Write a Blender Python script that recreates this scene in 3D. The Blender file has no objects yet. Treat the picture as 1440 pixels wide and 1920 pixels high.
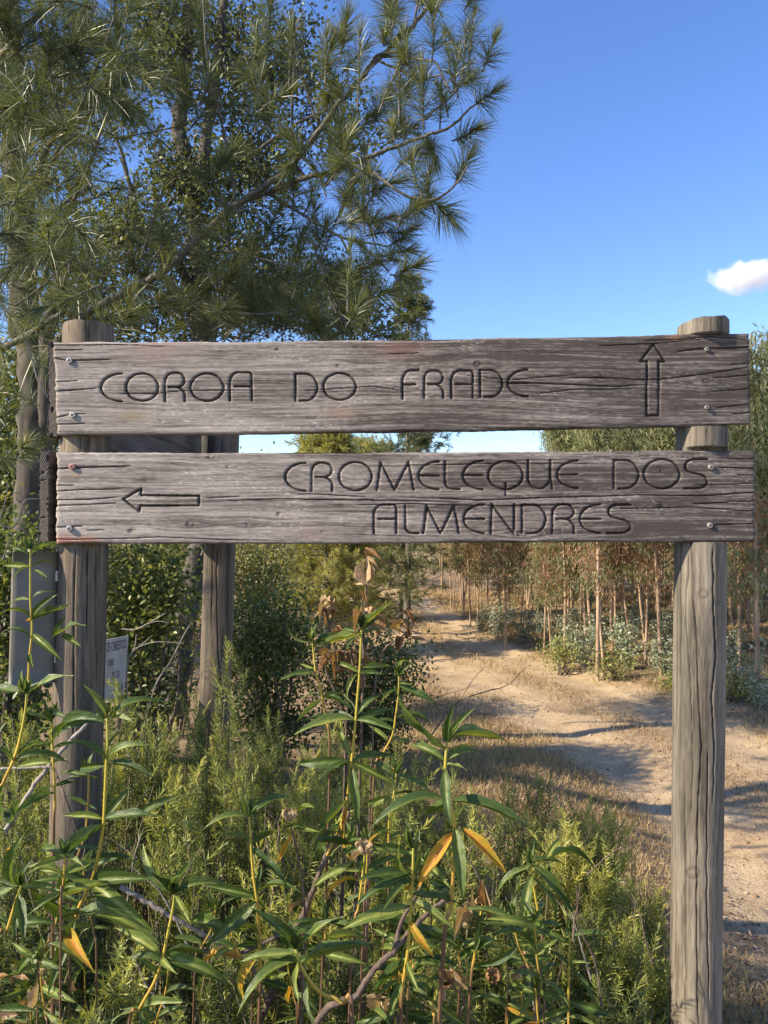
import bpy, math, random
import numpy as np
from mathutils import Vector, Matrix

# ------------------------------------------------------------------ camera, world, sun, exposure
sc = bpy.context.scene
COL = sc.collection
F = 1442.0                       # focal length in photo pixels (1440 x 1920)
CAMZ = 1.6
PITCH = math.atan(30 / F)
cam_d = bpy.data.cameras.new('camera'); cam = bpy.data.objects.new('camera', cam_d); COL.objects.link(cam)
cam.location = (0, 0, CAMZ); cam.rotation_euler = (math.pi / 2 + PITCH, 0, 0)
cam_d.sensor_fit = 'HORIZONTAL'; cam_d.sensor_width = 36; cam_d.lens = 36 * F / 1440
cam_d.clip_start = 0.05; cam_d.clip_end = 5000
sc.camera = cam

SUN_EL = math.radians(34); SUN_AZ = math.radians(70)      # azimuth: degrees left of the direction from sign to camera
to_sun = Vector((-math.sin(SUN_AZ) * math.cos(SUN_EL), -math.cos(SUN_AZ) * math.cos(SUN_EL), math.sin(SUN_EL)))
world = bpy.data.worlds.new('World'); sc.world = world; world.use_nodes = True
wn = world.node_tree; wn.nodes.clear()
sky = wn.nodes.new('ShaderNodeTexSky'); sky.sky_type = 'NISHITA'; sky.sun_disc = False
sky.sun_elevation = SUN_EL
sky.sun_rotation = math.atan2(to_sun.x, to_sun.y)
sky.altitude = 300; sky.air_density = 1.0; sky.dust_density = 0.4; sky.ozone_density = 2.2
bgn = wn.nodes.new('ShaderNodeBackground'); bgn.inputs['Strength'].default_value = 0.138
outn = wn.nodes.new('ShaderNodeOutputWorld')
hsv = wn.nodes.new('ShaderNodeHueSaturation'); hsv.inputs['Saturation'].default_value = 1.2; hsv.inputs['Hue'].default_value = 0.513; hsv.inputs['Value'].default_value = 0.97
wn.links.new(sky.outputs[0], hsv.inputs['Color']); wn.links.new(hsv.outputs[0], bgn.inputs[0]); wn.links.new(bgn.outputs[0], outn.inputs[0])
sun_d = bpy.data.lights.new('sun', 'SUN'); sun_d.energy = 4.6; sun_d.angle = math.radians(0.55); sun_d.color = (1.0, 0.88, 0.68)
sun = bpy.data.objects.new('sun', sun_d); COL.objects.link(sun)
sun.rotation_euler = to_sun.to_track_quat('Z', 'Y').to_euler(); sun.location = (-20, -8, 20)
sc.view_settings.view_transform = 'Standard'; sc.view_settings.look = 'None'
sc.view_settings.exposure = 1.1; sc.view_settings.gamma = 1.0; sc.view_settings.use_curve_mapping = False
sc.render.engine = 'CYCLES'
sc.cycles.use_denoising = True; sc.cycles.max_bounces = 8; sc.cycles.transparent_max_bounces = 8
sc.cycles.volume_bounces = 3

# ------------------------------------------------------------------ helpers
cp, sp = math.cos(PITCH), math.sin(PITCH)
def P(x, y, Y):
    """photo pixel + distance along +Y -> world point"""
    a = (x - 720) / F; b = (960 - y) / F
    dy = cp - b * sp; dz = sp + b * cp
    s = Y / dy
    return np.array([a * s, Y, CAMZ + dz * s])
def proj(V):
    V = np.asarray(V, float); d = V - np.array([0, 0, CAMZ])
    fwd = d[:, 1] * cp + d[:, 2] * sp; up = -d[:, 1] * sp + d[:, 2] * cp
    return 720 + F * d[:, 0] / fwd, 960 - F * up / fwd
def ss(a, b, x):
    t = np.clip((np.asarray(x, float) - a) / (b - a), 0, 1); return t * t * (3 - 2 * t)
def nrm(v):
    v = np.asarray(v, float); return v / (np.linalg.norm(v, axis=-1, keepdims=True) + 1e-9)
def vnoise(x, y, seed=0):
    x = np.asarray(x, float); y = np.asarray(y, float)
    xi = np.floor(x).astype(np.int64); yi = np.floor(y).astype(np.int64); fx = x - xi; fy = y - yi
    fx = fx * fx * (3 - 2 * fx); fy = fy * fy * (3 - 2 * fy)
    def h(i, j):
        n = (i * 374761393 + j * 668265263 + seed * 974634777) & 0xffffffff
        n = ((n ^ (n >> 13)) * 1274126177) & 0xffffffff
        return ((n ^ (n >> 16)) & 0xffff) / 65535.0
    a = h(xi, yi); b = h(xi + 1, yi); c = h(xi, yi + 1); d = h(xi + 1, yi + 1)
    return (a * (1 - fx) + b * fx) * (1 - fy) + (c * (1 - fx) + d * fx) * fy
def spline(pts, n):
    """Catmull-Rom through pts (list of arrays), n samples per span"""
    p = [np.asarray(q, float) for q in pts]
    if len(p) < 3:
        return np.array([p[0] + (p[-1] - p[0]) * t for t in np.linspace(0, 1, n + 1)])
    p = [2 * p[0] - p[1]] + p + [2 * p[-1] - p[-2]]
    out = []
    for i in range(1, len(p) - 2):
        for t in np.linspace(0, 1, n, endpoint=False):
            a, b, c, d = p[i - 1], p[i], p[i + 1], p[i + 2]
            out.append(0.5 * (2 * b + (c - a) * t + (2 * a - 5 * b + 4 * c - d) * t * t + (3 * b - a - 3 * c + d) * t ** 3))
    out.append(p[-2]); return np.array(out)

class Acc:
    """collects triangles/quads with one 'tone' value per vertex; build() links ONE mesh object"""
    def __init__(s): s.V = []; s.T = []; s.Q = []; s.tone = []; s.n = 0; s.tm = []; s.qm = []
    def add(s, V, T=None, Q=None, tone=0.5, mi=0):
        V = np.asarray(V, float).reshape(-1, 3); s.V.append(V)
        t = np.asarray(tone, float); s.tone.append(np.full(len(V), float(t)) if t.ndim == 0 else t)
        if T is not None and len(T): s.T.append(np.asarray(T, np.int64) + s.n); s.tm.append(np.full(len(T), mi))
        if Q is not None and len(Q): s.Q.append(np.asarray(Q, np.int64) + s.n); s.qm.append(np.full(len(Q), mi))
        s.n += len(V)
    def mesh(s, name, mats, smooth=True, color=None):
        V = np.concatenate(s.V); tone = np.concatenate(s.tone)
        T = np.concatenate(s.T) if s.T else np.zeros((0, 3), np.int64)
        Q = np.concatenate(s.Q) if s.Q else np.zeros((0, 4), np.int64)
        mi = np.concatenate(s.tm + s.qm) if (s.tm or s.qm) else np.zeros(0)
        me = bpy.data.meshes.new(name)
        me.vertices.add(len(V)); me.vertices.foreach_set('co', V.astype(np.float32).ravel())
        loops = np.concatenate([T.ravel(), Q.ravel()]).astype(np.int32)
        me.loops.add(len(loops)); me.loops.foreach_set('vertex_index', loops)
        nT, nQ = len(T), len(Q)
        ls = np.concatenate([np.arange(nT) * 3, nT * 3 + np.arange(nQ) * 4]).astype(np.int32)
        me.polygons.add(nT + nQ); me.polygons.foreach_set('loop_start', ls)
        me.polygons.foreach_set('material_index', mi.astype(np.int32))
        me.polygons.foreach_set('use_smooth', np.full(nT + nQ, smooth))
        a = me.attributes.new('tone', 'FLOAT', 'POINT'); a.data.foreach_set('value', tone.astype(np.float32))
        if color is not None:
            a = me.attributes.new('wood', 'FLOAT_COLOR', 'POINT')
            c = np.ones((len(V), 4), np.float32); c[:, :3] = color; a.data.foreach_set('color', c.ravel())
        me.update(calc_edges=True); me.validate()
        for m in (mats if isinstance(mats, (list, tuple)) else [mats]): me.materials.append(m)
        return me
    def build(s, name, mats, parent=None, smooth=True, color=None):
        return link(name, s.mesh(name, mats, smooth, color), parent)
def link(name, me, parent=None):
    o = bpy.data.objects.new(name, me); COL.objects.link(o)
    if parent is not None:
        o.parent = parent
        o.matrix_parent_inverse = Matrix.Translation(parent.location).inverted() if parent.type == 'EMPTY' else Matrix()
    return o
def thing(name, label, cat, loc=(0, 0, 0), group=None):
    o = bpy.data.objects.new(name, None); COL.objects.link(o); o.location = loc
    o.empty_display_size = 0.1; tag(o, label, cat, group); return o
def tag(o, label=None, cat=None, group=None, kind=None):
    if label: o['label'] = label
    if cat: o['category'] = cat
    if group: o['group'] = group
    if kind: o['kind'] = kind
    return o
def tube(acc, pts, rad, sides=6, tone=0.5, cap=True, mi=0):
    pts = np.asarray(pts, float); n = len(pts); rad = np.broadcast_to(np.asarray(rad, float), (n,))
    tg = nrm(np.gradient(pts, axis=0))
    ref = np.array([0.31, 0.17, 0.93]) if abs(tg[0][2]) < 0.8 else np.array([0.9, 0.4, 0.1])
    a = nrm(np.cross(tg, ref)); b = np.cross(tg, a)
    th = np.linspace(0, 2 * np.pi, sides, endpoint=False)
    V = (pts[:, None] + rad[:, None, None] * (np.cos(th)[None, :, None] * a[:, None] + np.sin(th)[None, :, None] * b[:, None])).reshape(-1, 3)
    i = np.arange(n - 1)[:, None] * sides; j = np.arange(sides)[None]; k = (j + 1) % sides
    Q = np.stack([i + j, i + k, i + sides + k, i + sides + j], -1).reshape(-1, 4)
    t = np.asarray(tone, float); t = np.repeat(t, sides) if t.ndim else t
    acc.add(V, None, Q, t, mi)
    if cap:
        c = np.arange(1, sides - 1); acc.add(V[-sides:], np.stack([0 * c, c, c + 1], -1), None, t if t.ndim == 0 else t[-sides:], mi)
def blades(acc, B, D, L, W, rng, bend=0.15, tone=None, bdir=(0, 0, -1)):
    """thin tapering needles / grass blades: quad + tip triangle each"""
    n = len(B); D = nrm(D); L = np.broadcast_to(L, (n,)).reshape(-1, 1); W = np.broadcast_to(W, (n,)).reshape(-1, 1)
    S = nrm(np.cross(D, rng.normal(size=(n, 3))))
    bd = np.asarray(bdir, float) * np.broadcast_to(bend, (n,)).reshape(-1, 1)
    M = B + D * L * 0.55 + bd * L * 0.3; E = B + D * L + bd * L
    V = np.stack([B - S * W / 2, B + S * W / 2, M + S * W * 0.42, M - S * W * 0.42, E], 1).reshape(-1, 3)
    o = np.arange(n)[:, None] * 5
    t = rng.random(n) if tone is None else np.broadcast_to(tone, (n,))
    acc.add(V, o + np.array([[3, 2, 4]]), o + np.array([[0, 1, 2, 3]]), np.repeat(t, 5))
def leaves(acc, C, D, N, L, W, tone):
    """small folded diamond leaves: base, side, tip, side"""
    n = len(C); D = nrm(D); S = nrm(np.cross(N, D)); U = np.cross(D, S)
    L = np.broadcast_to(L, (n,)).reshape(-1, 1); W = np.broadcast_to(W, (n,)).reshape(-1, 1)
    b = C; m = C + D * L * 0.45; e = C + D * L - U * L * 0.12
    V = np.stack([b, m + S * W / 2 + U * W * 0.18, e, m - S * W / 2 + U * W * 0.18], 1).reshape(-1, 3)
    o = np.arange(n)[:, None] * 4
    acc.add(V, np.concatenate([o + np.array([[0, 1, 2]]), o + np.array([[0, 2, 3]])]), None, np.repeat(np.broadcast_to(tone, (n,)), 4))

# ------------------------------------------------------------------ materials
def new_mat(name):
    m = bpy.data.materials.new(name); m.use_nodes = True; nt = m.node_tree; nt.nodes.clear()
    o = nt.nodes.new('ShaderNodeOutputMaterial'); p = nt.nodes.new('ShaderNodeBsdfPrincipled')
    nt.links.new(p.outputs[0], o.inputs[0]); return m, nt, p, o
def nd(nt, t, **kw):
    n = nt.nodes.new(t)
    for k, v in kw.items(): setattr(n, k, v)
    return n
def ramp(nt, stops):
    r = nt.nodes.new('ShaderNodeValToRGB'); e = r.color_ramp.elements
    while len(e) < len(stops): e.new(0.5)
    for q, (p_, c) in zip(e, stops): q.position = p_; q.color = (*c, 1)
    return r
def leaf_mat(name, stops, rough=0.5, trans=0.3, spec=0.4, obj_random=0.0):
    m, nt, p, o = new_mat(name)
    at = nd(nt, 'ShaderNodeAttribute', attribute_name='tone')
    r = ramp(nt, stops); src = at.outputs['Fac']
    if obj_random:
        oi = nd(nt, 'ShaderNodeObjectInfo'); ma = nd(nt, 'ShaderNodeMath', operation='MULTIPLY_ADD')
        nt.links.new(oi.outputs['Random'], ma.inputs[0]); ma.inputs[1].default_value = obj_random
        nt.links.new(at.outputs['Fac'], ma.inputs[2]); src = ma.outputs[0]
    if obj_random:
        tcx = nd(nt, 'ShaderNodeTexCoord'); nz = nd(nt, 'ShaderNodeTexNoise'); nz.inputs['Scale'].default_value = 7; nz.inputs['Detail'].default_value = 5
        nt.links.new(tcx.outputs['Object'], nz.inputs[0]); m9 = nd(nt, 'ShaderNodeMath', operation='MULTIPLY_ADD'); m9.inputs[1].default_value = 1.3 if 'yellowed' in name else 0.7
        nt.links.new(nz.outputs[0], m9.inputs[0]); m8 = nd(nt, 'ShaderNodeMath', operation='SUBTRACT'); m8.inputs[1].default_value = 0.72 if 'yellowed' in name else 0.35
        nt.links.new(src, m8.inputs[0]); nt.links.new(m8.outputs[0], m9.inputs[2]); src = m9.outputs[0]
        bp = nd(nt, 'ShaderNodeBump'); bp.inputs['Strength'].default_value = 0.25; bp.inputs['Distance'].default_value = 0.01
        nt.links.new(nz.outputs[0], bp.inputs['Height']); nt.links.new(bp.outputs[0], p.inputs['Normal'])
    nt.links.new(src, r.inputs[0]); nt.links.new(r.outputs[0], p.inputs['Base Color'])
    p.inputs['Roughness'].default_value = rough; p.inputs['Specular IOR Level'].default_value = spec
    tr = nd(nt, 'ShaderNodeBsdfTranslucent'); mix = nd(nt, 'ShaderNodeMixShader'); mix.inputs[0].default_value = trans
    br = nd(nt, 'ShaderNodeMixRGB', blend_type='MULTIPLY'); br.inputs[0].default_value = 1
    br.inputs[2].default_value = (1.5, 1.45, 0.6, 1)
    nt.links.new(r.outputs[0], br.inputs[1]); nt.links.new(br.outputs[0], tr.inputs[0])
    nt.links.new(p.outputs[0], mix.inputs[1]); nt.links.new(tr.outputs[0], mix.inputs[2]); nt.links.new(mix.outputs[0], o.inputs[0])
    return m
def bark_mat(name, c1, c2, scale=12, stretch=0.15, bump=0.6, rough=0.9):
    m, nt, p, o = new_mat(name)
    tc = nd(nt, 'ShaderNodeTexCoord'); mp = nd(nt, 'ShaderNodeMapping'); mp.inputs['Scale'].default_value = (1, 1, stretch)
    n1 = nd(nt, 'ShaderNodeTexNoise'); n1.inputs['Scale'].default_value = scale; n1.inputs['Detail'].default_value = 6
    nt.links.new(tc.outputs['Object'], mp.inputs[0]); nt.links.new(mp.outputs[0], n1.inputs[0])
    r = ramp(nt, [(0.3, c1), (0.7, c2)]); nt.links.new(n1.outputs[0], r.inputs[0]); nt.links.new(r.outputs[0], p.inputs['Base Color'])
    b = nd(nt, 'ShaderNodeBump'); b.inputs['Strength'].default_value = bump; b.inputs['Distance'].default_value = 0.01
    nt.links.new(n1.outputs[0], b.inputs['Height']); nt.links.new(b.outputs[0], p.inputs['Normal'])
    p.inputs['Roughness'].default_value = rough; return m
def plain_mat(name, c, rough=0.6, metal=0.0, var=0.15, scale=20):
    m, nt, p, o = new_mat(name)
    n1 = nd(nt, 'ShaderNodeTexNoise'); n1.inputs['Scale'].default_value = scale; n1.inputs['Detail'].default_value = 5
    tc = nd(nt, 'ShaderNodeTexCoord'); nt.links.new(tc.outputs['Object'], n1.inputs[0])
    r = ramp(nt, [(0.3, tuple(k * (1 - var) for k in c)), (0.7, tuple(min(1, k * (1 + var)) for k in c))])
    nt.links.new(n1.outputs[0], r.inputs[0]); nt.links.new(r.outputs[0], p.inputs['Base Color'])
    p.inputs['Roughness'].default_value = rough; p.inputs['Metallic'].default_value = metal; return m
def wood_mat(name):
    m, nt, p, o = new_mat(name)
    at = nd(nt, 'ShaderNodeAttribute', attribute_name='wood')
    nt.links.new(at.outputs['Color'], p.inputs['Base Color'])
    tc = nd(nt, 'ShaderNodeTexCoord'); n1 = nd(nt, 'ShaderNodeTexNoise'); n1.inputs['Scale'].default_value = 320; n1.inputs['Detail'].default_value = 3
    nt.links.new(tc.outputs['Object'], n1.inputs[0])
    b = nd(nt, 'ShaderNodeBump'); b.inputs['Strength'].default_value = 0.35; b.inputs['Distance'].default_value = 0.002
    nt.links.new(n1.outputs[0], b.inputs['Height']); nt.links.new(b.outputs[0], p.inputs['Normal'])
    p.inputs['Roughness'].default_value = 0.85; p.inputs['Specular IOR Level'].default_value = 0.25; return m

M_wood = wood_mat('weathered_wood')
M_steel = plain_mat('screw_steel', (0.42, 0.39, 0.36), 0.45, 0.7)
M_rust = plain_mat('red_screw', (0.42, 0.20, 0.17), 0.6, 0.3)
M_dark = plain_mat('dark_recess', (0.03, 0.027, 0.025), 0.9)
M_needle = leaf_mat('pine_needles', [(0.0, (0.055, 0.074, 0.038)), (0.45, (0.105, 0.128, 0.058)), (0.8, (0.18, 0.19, 0.068)), (1.0, (0.30, 0.25, 0.10))], 0.38, 0.3)
M_needle_y = leaf_mat('young_pine_needles', [(0.0, (0.14, 0.16, 0.056)), (0.6, (0.29, 0.285, 0.10)), (1.0, (0.42, 0.38, 0.16))], 0.5, 0.45)
M_oak = leaf_mat('oak_leaves', [(0.0, (0.045, 0.058, 0.026)), (0.5, (0.095, 0.115, 0.046)), (0.85, (0.18, 0.19, 0.068)), (1.0, (0.26, 0.24, 0.08))], 0.42, 0.32)
M_shrub = leaf_mat('shrub_leaves', [(0.0, (0.042, 0.062, 0.022)), (0.55, (0.11, 0.14, 0.044)), (1.0, (0.27, 0.27, 0.08))], 0.38, 0.4)
M_ros = leaf_mat('rosemary_leaves', [(0.0, (0.045, 0.065, 0.020)), (0.45, (0.14, 0.17, 0.046)), (0.8, (0.32, 0.33, 0.09)), (1.0, (0.42, 0.40, 0.11))], 0.45, 0.35)
M_cis = leaf_mat('rockrose_leaves', [(0.0, (0.034, 0.062, 0.016)), (0.45, (0.062, 0.100, 0.024)), (0.85, (0.145, 0.185, 0.042)), (1.0, (0.24, 0.265, 0.058))], 0.38, 0.32, 0.36, obj_random=0.6)
M_cis_or = leaf_mat('yellowed_leaf', [(0.0, (0.27, 0.27, 0.045)), (0.3, (0.47, 0.28, 0.035)), (0.65, (0.50, 0.21, 0.035)), (1.0, (0.20, 0.09, 0.045))], 0.5, 0.35, 0.3, obj_random=0.3)
M_cis_dry = leaf_mat('dry_leaf', [(0.0, (0.16, 0.085, 0.045)), (0.4, (0.30, 0.17, 0.085)), (1.0, (0.42, 0.32, 0.20))], 0.8, 0.2, 0.15, obj_random=0.6)
M_euc = leaf_mat('eucalyptus_leaves', [(0.0, (0.12, 0.14, 0.068)), (0.5, (0.23, 0.245, 0.125)), (1.0, (0.39, 0.385, 0.23))], 0.42, 0.4)
M_euc_dead = leaf_mat('dead_eucalyptus_leaves', [(0.0, (0.20, 0.12, 0.08)), (0.6, (0.36, 0.22, 0.15)), (1.0, (0.48, 0.33, 0.23))], 0.6, 0.4)
M_euc_j = leaf_mat('silver_juvenile_leaves', [(0.0, (0.12, 0.14, 0.075)), (0.5, (0.25, 0.275, 0.18)), (1.0, (0.46, 0.47, 0.37))], 0.5, 0.2)
M_grass = leaf_mat('dry_grass', [(0.0, (0.17, 0.11, 0.065)), (0.5, (0.34, 0.24, 0.13)), (1.0, (0.52, 0.40, 0.23))], 0.7, 0.3, 0.2)
M_litter = leaf_mat('leaf_litter', [(0.0, (0.10, 0.06, 0.04)), (0.5, (0.24, 0.15, 0.10)), (1.0, (0.45, 0.35, 0.26))], 0.8, 0.1, 0.2)
M_bark = bark_mat('pine_bark', (0.035, 0.028, 0.024), (0.13, 0.105, 0.085), 22)
M_limb = bark_mat('pine_limb_bark', (0.06, 0.055, 0.043), (0.18, 0.16, 0.125), 60, 0.6)
M_oakbark = bark_mat('oak_bark', (0.03, 0.026, 0.022), (0.11, 0.095, 0.08), 26)
M_eucbark = bark_mat('eucalyptus_bark', (0.22, 0.14, 0.088), (0.50, 0.355, 0.235), 7, 0.25, 0.3)
M_twig = bark_mat('dead_twig', (0.15, 0.12, 0.10), (0.36, 0.31, 0.27), 60, 0.5)
M_dtwig = bark_mat('woody_stem', (0.06, 0.04, 0.03), (0.17, 0.12, 0.09), 60, 0.5)
M_stem = leaf_mat('rockrose_stem', [(0.0, (0.32, 0.34, 0.07)), (0.4, (0.50, 0.36, 0.05)), (0.7, (0.42, 0.24, 0.05)), (1.0, (0.16, 0.09, 0.05))], 0.45, 0.1)
M_rstem = plain_mat('rosemary_stem', (0.16, 0.13, 0.07), 0.8)
M_panel = plain_mat('grey_panel_paint', (0.16, 0.145, 0.115), 0.6, 0, 0.22, 14)
M_white = plain_mat('white_enamel', (0.40, 0.39, 0.38), 0.6, 0, 0.18, 15)
M_ink = plain_mat('sign_ink', (0.08, 0.08, 0.10), 0.7)

# ------------------------------------------------------------------ ground and dirt track
TRK = np.array([(3.3, -4), (3.1, 2), (2.95, 4.5), (2.75, 7), (2.25, 9.6), (1.5, 12), (0.95, 14), (0.75, 16.5), (0.4, 20), (-0.8, 25), (-4, 33), (-10, 45)], float)
TRKS = spline([np.array([a, b, 0]) for a, b in TRK], 12)[:, :2]
def track_d(x, y):
    x = np.asarray(x, float); y = np.asarray(y, float)
    best = np.full(x.shape, 1e9); side = np.zeros(x.shape)
    for (ax, ay), (bx, by) in zip(TRKS[:-1], TRKS[1:]):
        dx, dy = bx - ax, by - ay; L2 = dx * dx + dy * dy
        t = np.clip(((x - ax) * dx + (y - ay) * dy) / L2, 0, 1)
        d = np.hypot(x - ax - t * dx, y - ay - t * dy)
        s = np.sign((x - ax) * dy - (y - ay) * dx)
        m = d < best; best = np.where(m, d, best); side = np.where(m, s, side)
    return best * np.where(side == 0, 1, side)          # + = right of travel direction
def gz(x, y, fine=True):
    x = np.asarray(x, float); y = np.asarray(y, float)
    far = ss(4, 8, y)
    z = -0.45 * np.maximum(ss(0.2, 2.2, x), far) + 0.25 * ss(0.3, 1.5, -x) * (1 - far)
    z = z + 0.03 * np.maximum(y - 22, 0) * np.exp(-np.maximum(y - 22, 0) / 300)
    z = z + 0.05 * ss(3.5, 7, x) * ss(6, 9, y)
    if fine:
        z = z + (vnoise(x * 0.7, y * 0.7, 3) - 0.5) * 0.06 * ss(0.5, 3, y) + (vnoise(x * 3, y * 3, 5) - 0.5) * 0.016 + (vnoise(x * 9, y * 9, 6) - 0.5) * 0.008
        d = track_d(x, y)
        z = z - 0.02 * ss(1.6, 0.7, np.abs(d)) - 0.022 * np.exp(-((np.abs(d) - 0.7) / 0.22) ** 2)
    return z
def axis(a, b, step, lo, hi, g=1.18):
    v = list(np.arange(a, b + step / 2, step)); s = step
    while v[-1] < hi: s *= g; v.append(v[-1] + s)
    s = step; w = [v[0]]
    while w[-1] > lo: s *= g; w.append(w[-1] - s)
    return np.array(w[:0:-1] + v)
gx = axis(-1.0, 6.5, 0.07, -900, 900); gy = axis(2.0, 20, 0.075, -60, 1600)
GX, GY = np.meshgrid(gx, gy); GZ = gz(GX, GY); nx_, ny_ = len(gx), len(gy)
GV = np.stack([GX, GY, GZ], -1).reshape(-1, 3)
TD = track_d(GX, GY); edge = np.abs(TD) + (vnoise(GX * 1.1, GY * 1.1, 9) - 0.5) * 0.7 + (vnoise(GX * 5, GY * 5, 10) - 0.5) * 0.25
trk_mask = ss(1.45, 1.05, edge) * np.where(GY > 40, 0, 1); rut = 1 - 0.45 * np.exp(-(TD / 0.32) ** 2) * ss(.25, .6, vnoise(GX * 1.5, GY * 1.5, 14))
ii, jj = np.meshgrid(np.arange(ny_ - 1), np.arange(nx_ - 1), indexing='ij')
GQ = np.stack([ii * nx_ + jj, ii * nx_ + jj + 1, (ii + 1) * nx_ + jj + 1, (ii + 1) * nx_ + jj], -1).reshape(-1, 4)
fm = (trk_mask[:-1, :-1] + trk_mask[1:, 1:]).ravel() > 1.0
def ground_mat(name):
    m, nt, p, o = new_mat(name)
    at = nd(nt, 'ShaderNodeAttribute', attribute_name='tone')
    tc = nd(nt, 'ShaderNodeTexCoord')
    n1 = nd(nt, 'ShaderNodeTexNoise'); n1.inputs['Scale'].default_value = 2.2; n1.inputs['Detail'].default_value = 8; n1.inputs['Roughness'].default_value = 0.7
    n2 = nd(nt, 'ShaderNodeTexNoise'); n2.inputs['Scale'].default_value = 38; n2.inputs['Detail'].default_value = 6; n2.inputs['Roughness'].default_value = 0.75
    v = nd(nt, 'ShaderNodeTexVoronoi'); v.inputs['Scale'].default_value = 55
    for n in (n1, n2, v): nt.links.new(tc.outputs['Object'], n.inputs[0])
    sand = ramp(nt, [(0.36, (0.27, 0.185, 0.105)), (0.5, (0.46, 0.33, 0.195)), (0.66, (0.64, 0.50, 0.325))])
    soil = ramp(nt, [(0.36, (0.12, 0.08, 0.052)), (0.5, (0.26, 0.18, 0.105)), (0.66, (0.44, 0.325, 0.195))])
    mx = nd(nt, 'ShaderNodeMixRGB'); mx.inputs[0].default_value = 0.5
    nt.links.new(n1.outputs[0], mx.inputs[1]); nt.links.new(n2.outputs[0], mx.inputs[2])
    nt.links.new(mx.outputs[0], sand.inputs[0]); nt.links.new(mx.outputs[0], soil.inputs[0])
    mix = nd(nt, 'ShaderNodeMixRGB'); nt.links.new(at.outputs['Fac'], mix.inputs[0])
    nt.links.new(soil.outputs[0], mix.inputs[1]); nt.links.new(sand.outputs[0], mix.inputs[2])
    mr = nd(nt, 'ShaderNodeMapRange'); mr.inputs['From Min'].default_value = -1; mr.inputs['From Max'].default_value = 0; mr.inputs['To Min'].default_value = 1; mr.inputs['To Max'].default_value = 0
    nt.links.new(at.outputs['Fac'], mr.inputs[0]); hum = ramp(nt, [(0.4, (0.03, 0.024, 0.018)), (0.6, (0.085, 0.065, 0.045))]); nt.links.new(mx.outputs[0], hum.inputs[0])
    mix2 = nd(nt, 'ShaderNodeMixRGB'); nt.links.new(mr.outputs[0], mix2.inputs[0]); nt.links.new(mix.outputs[0], mix2.inputs[1]); nt.links.new(hum.outputs[0], mix2.inputs[2]); mix = mix2
    nt.links.new(mix.outputs[0], p.inputs['Base Color']); p.inputs['Roughness'].default_value = 0.95; p.inputs['Specular IOR Level'].default_value = 0.1
    b = nd(nt, 'ShaderNodeBump'); b.inputs['Strength'].default_value = 0.8; b.inputs['Distance'].default_value = 0.02
    ad = nd(nt, 'ShaderNodeMath', operation='SUBTRACT'); nt.links.new(n2.outputs[0], ad.inputs[0])
    mu = nd(nt, 'ShaderNodeMath', operation='MULTIPLY'); mu.inputs[1].default_value = 0.35; nt.links.new(v.outputs[0], mu.inputs[0]); nt.links.new(mu.outputs[0], ad.inputs[1])
    nt.links.new(ad.outputs[0], b.inputs['Height']); nt.links.new(b.outputs[0], p.inputs['Normal'])
    return m
M_ground = ground_mat('dry_soil')
def compact(faces):
    u, inv = np.unique(faces.ravel(), return_inverse=True); return u, inv.reshape(-1, 4)
for nm, sel in (('ground', ~fm), ('dirt_track', fm)):
    u, q = compact(GQ[sel]); a = Acc(); hm = ss(0.15, -0.35, GV[:, 0] - 0.30 - 0.10 * (vnoise(GV[:, 0] * 2, GV[:, 1] * 2, 77) - .5) * 6 + 0.22 * np.maximum(GV[:, 1] - 2.2, 0)) * ss(6.5, 4.0, GV[:, 1]); a.add(GV[u], None, q, ((trk_mask * rut).ravel() * (1 if nm == 'dirt_track' else 0.8) - hm)[u])
    tag(a.build(nm, M_ground), kind='structure')

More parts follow.
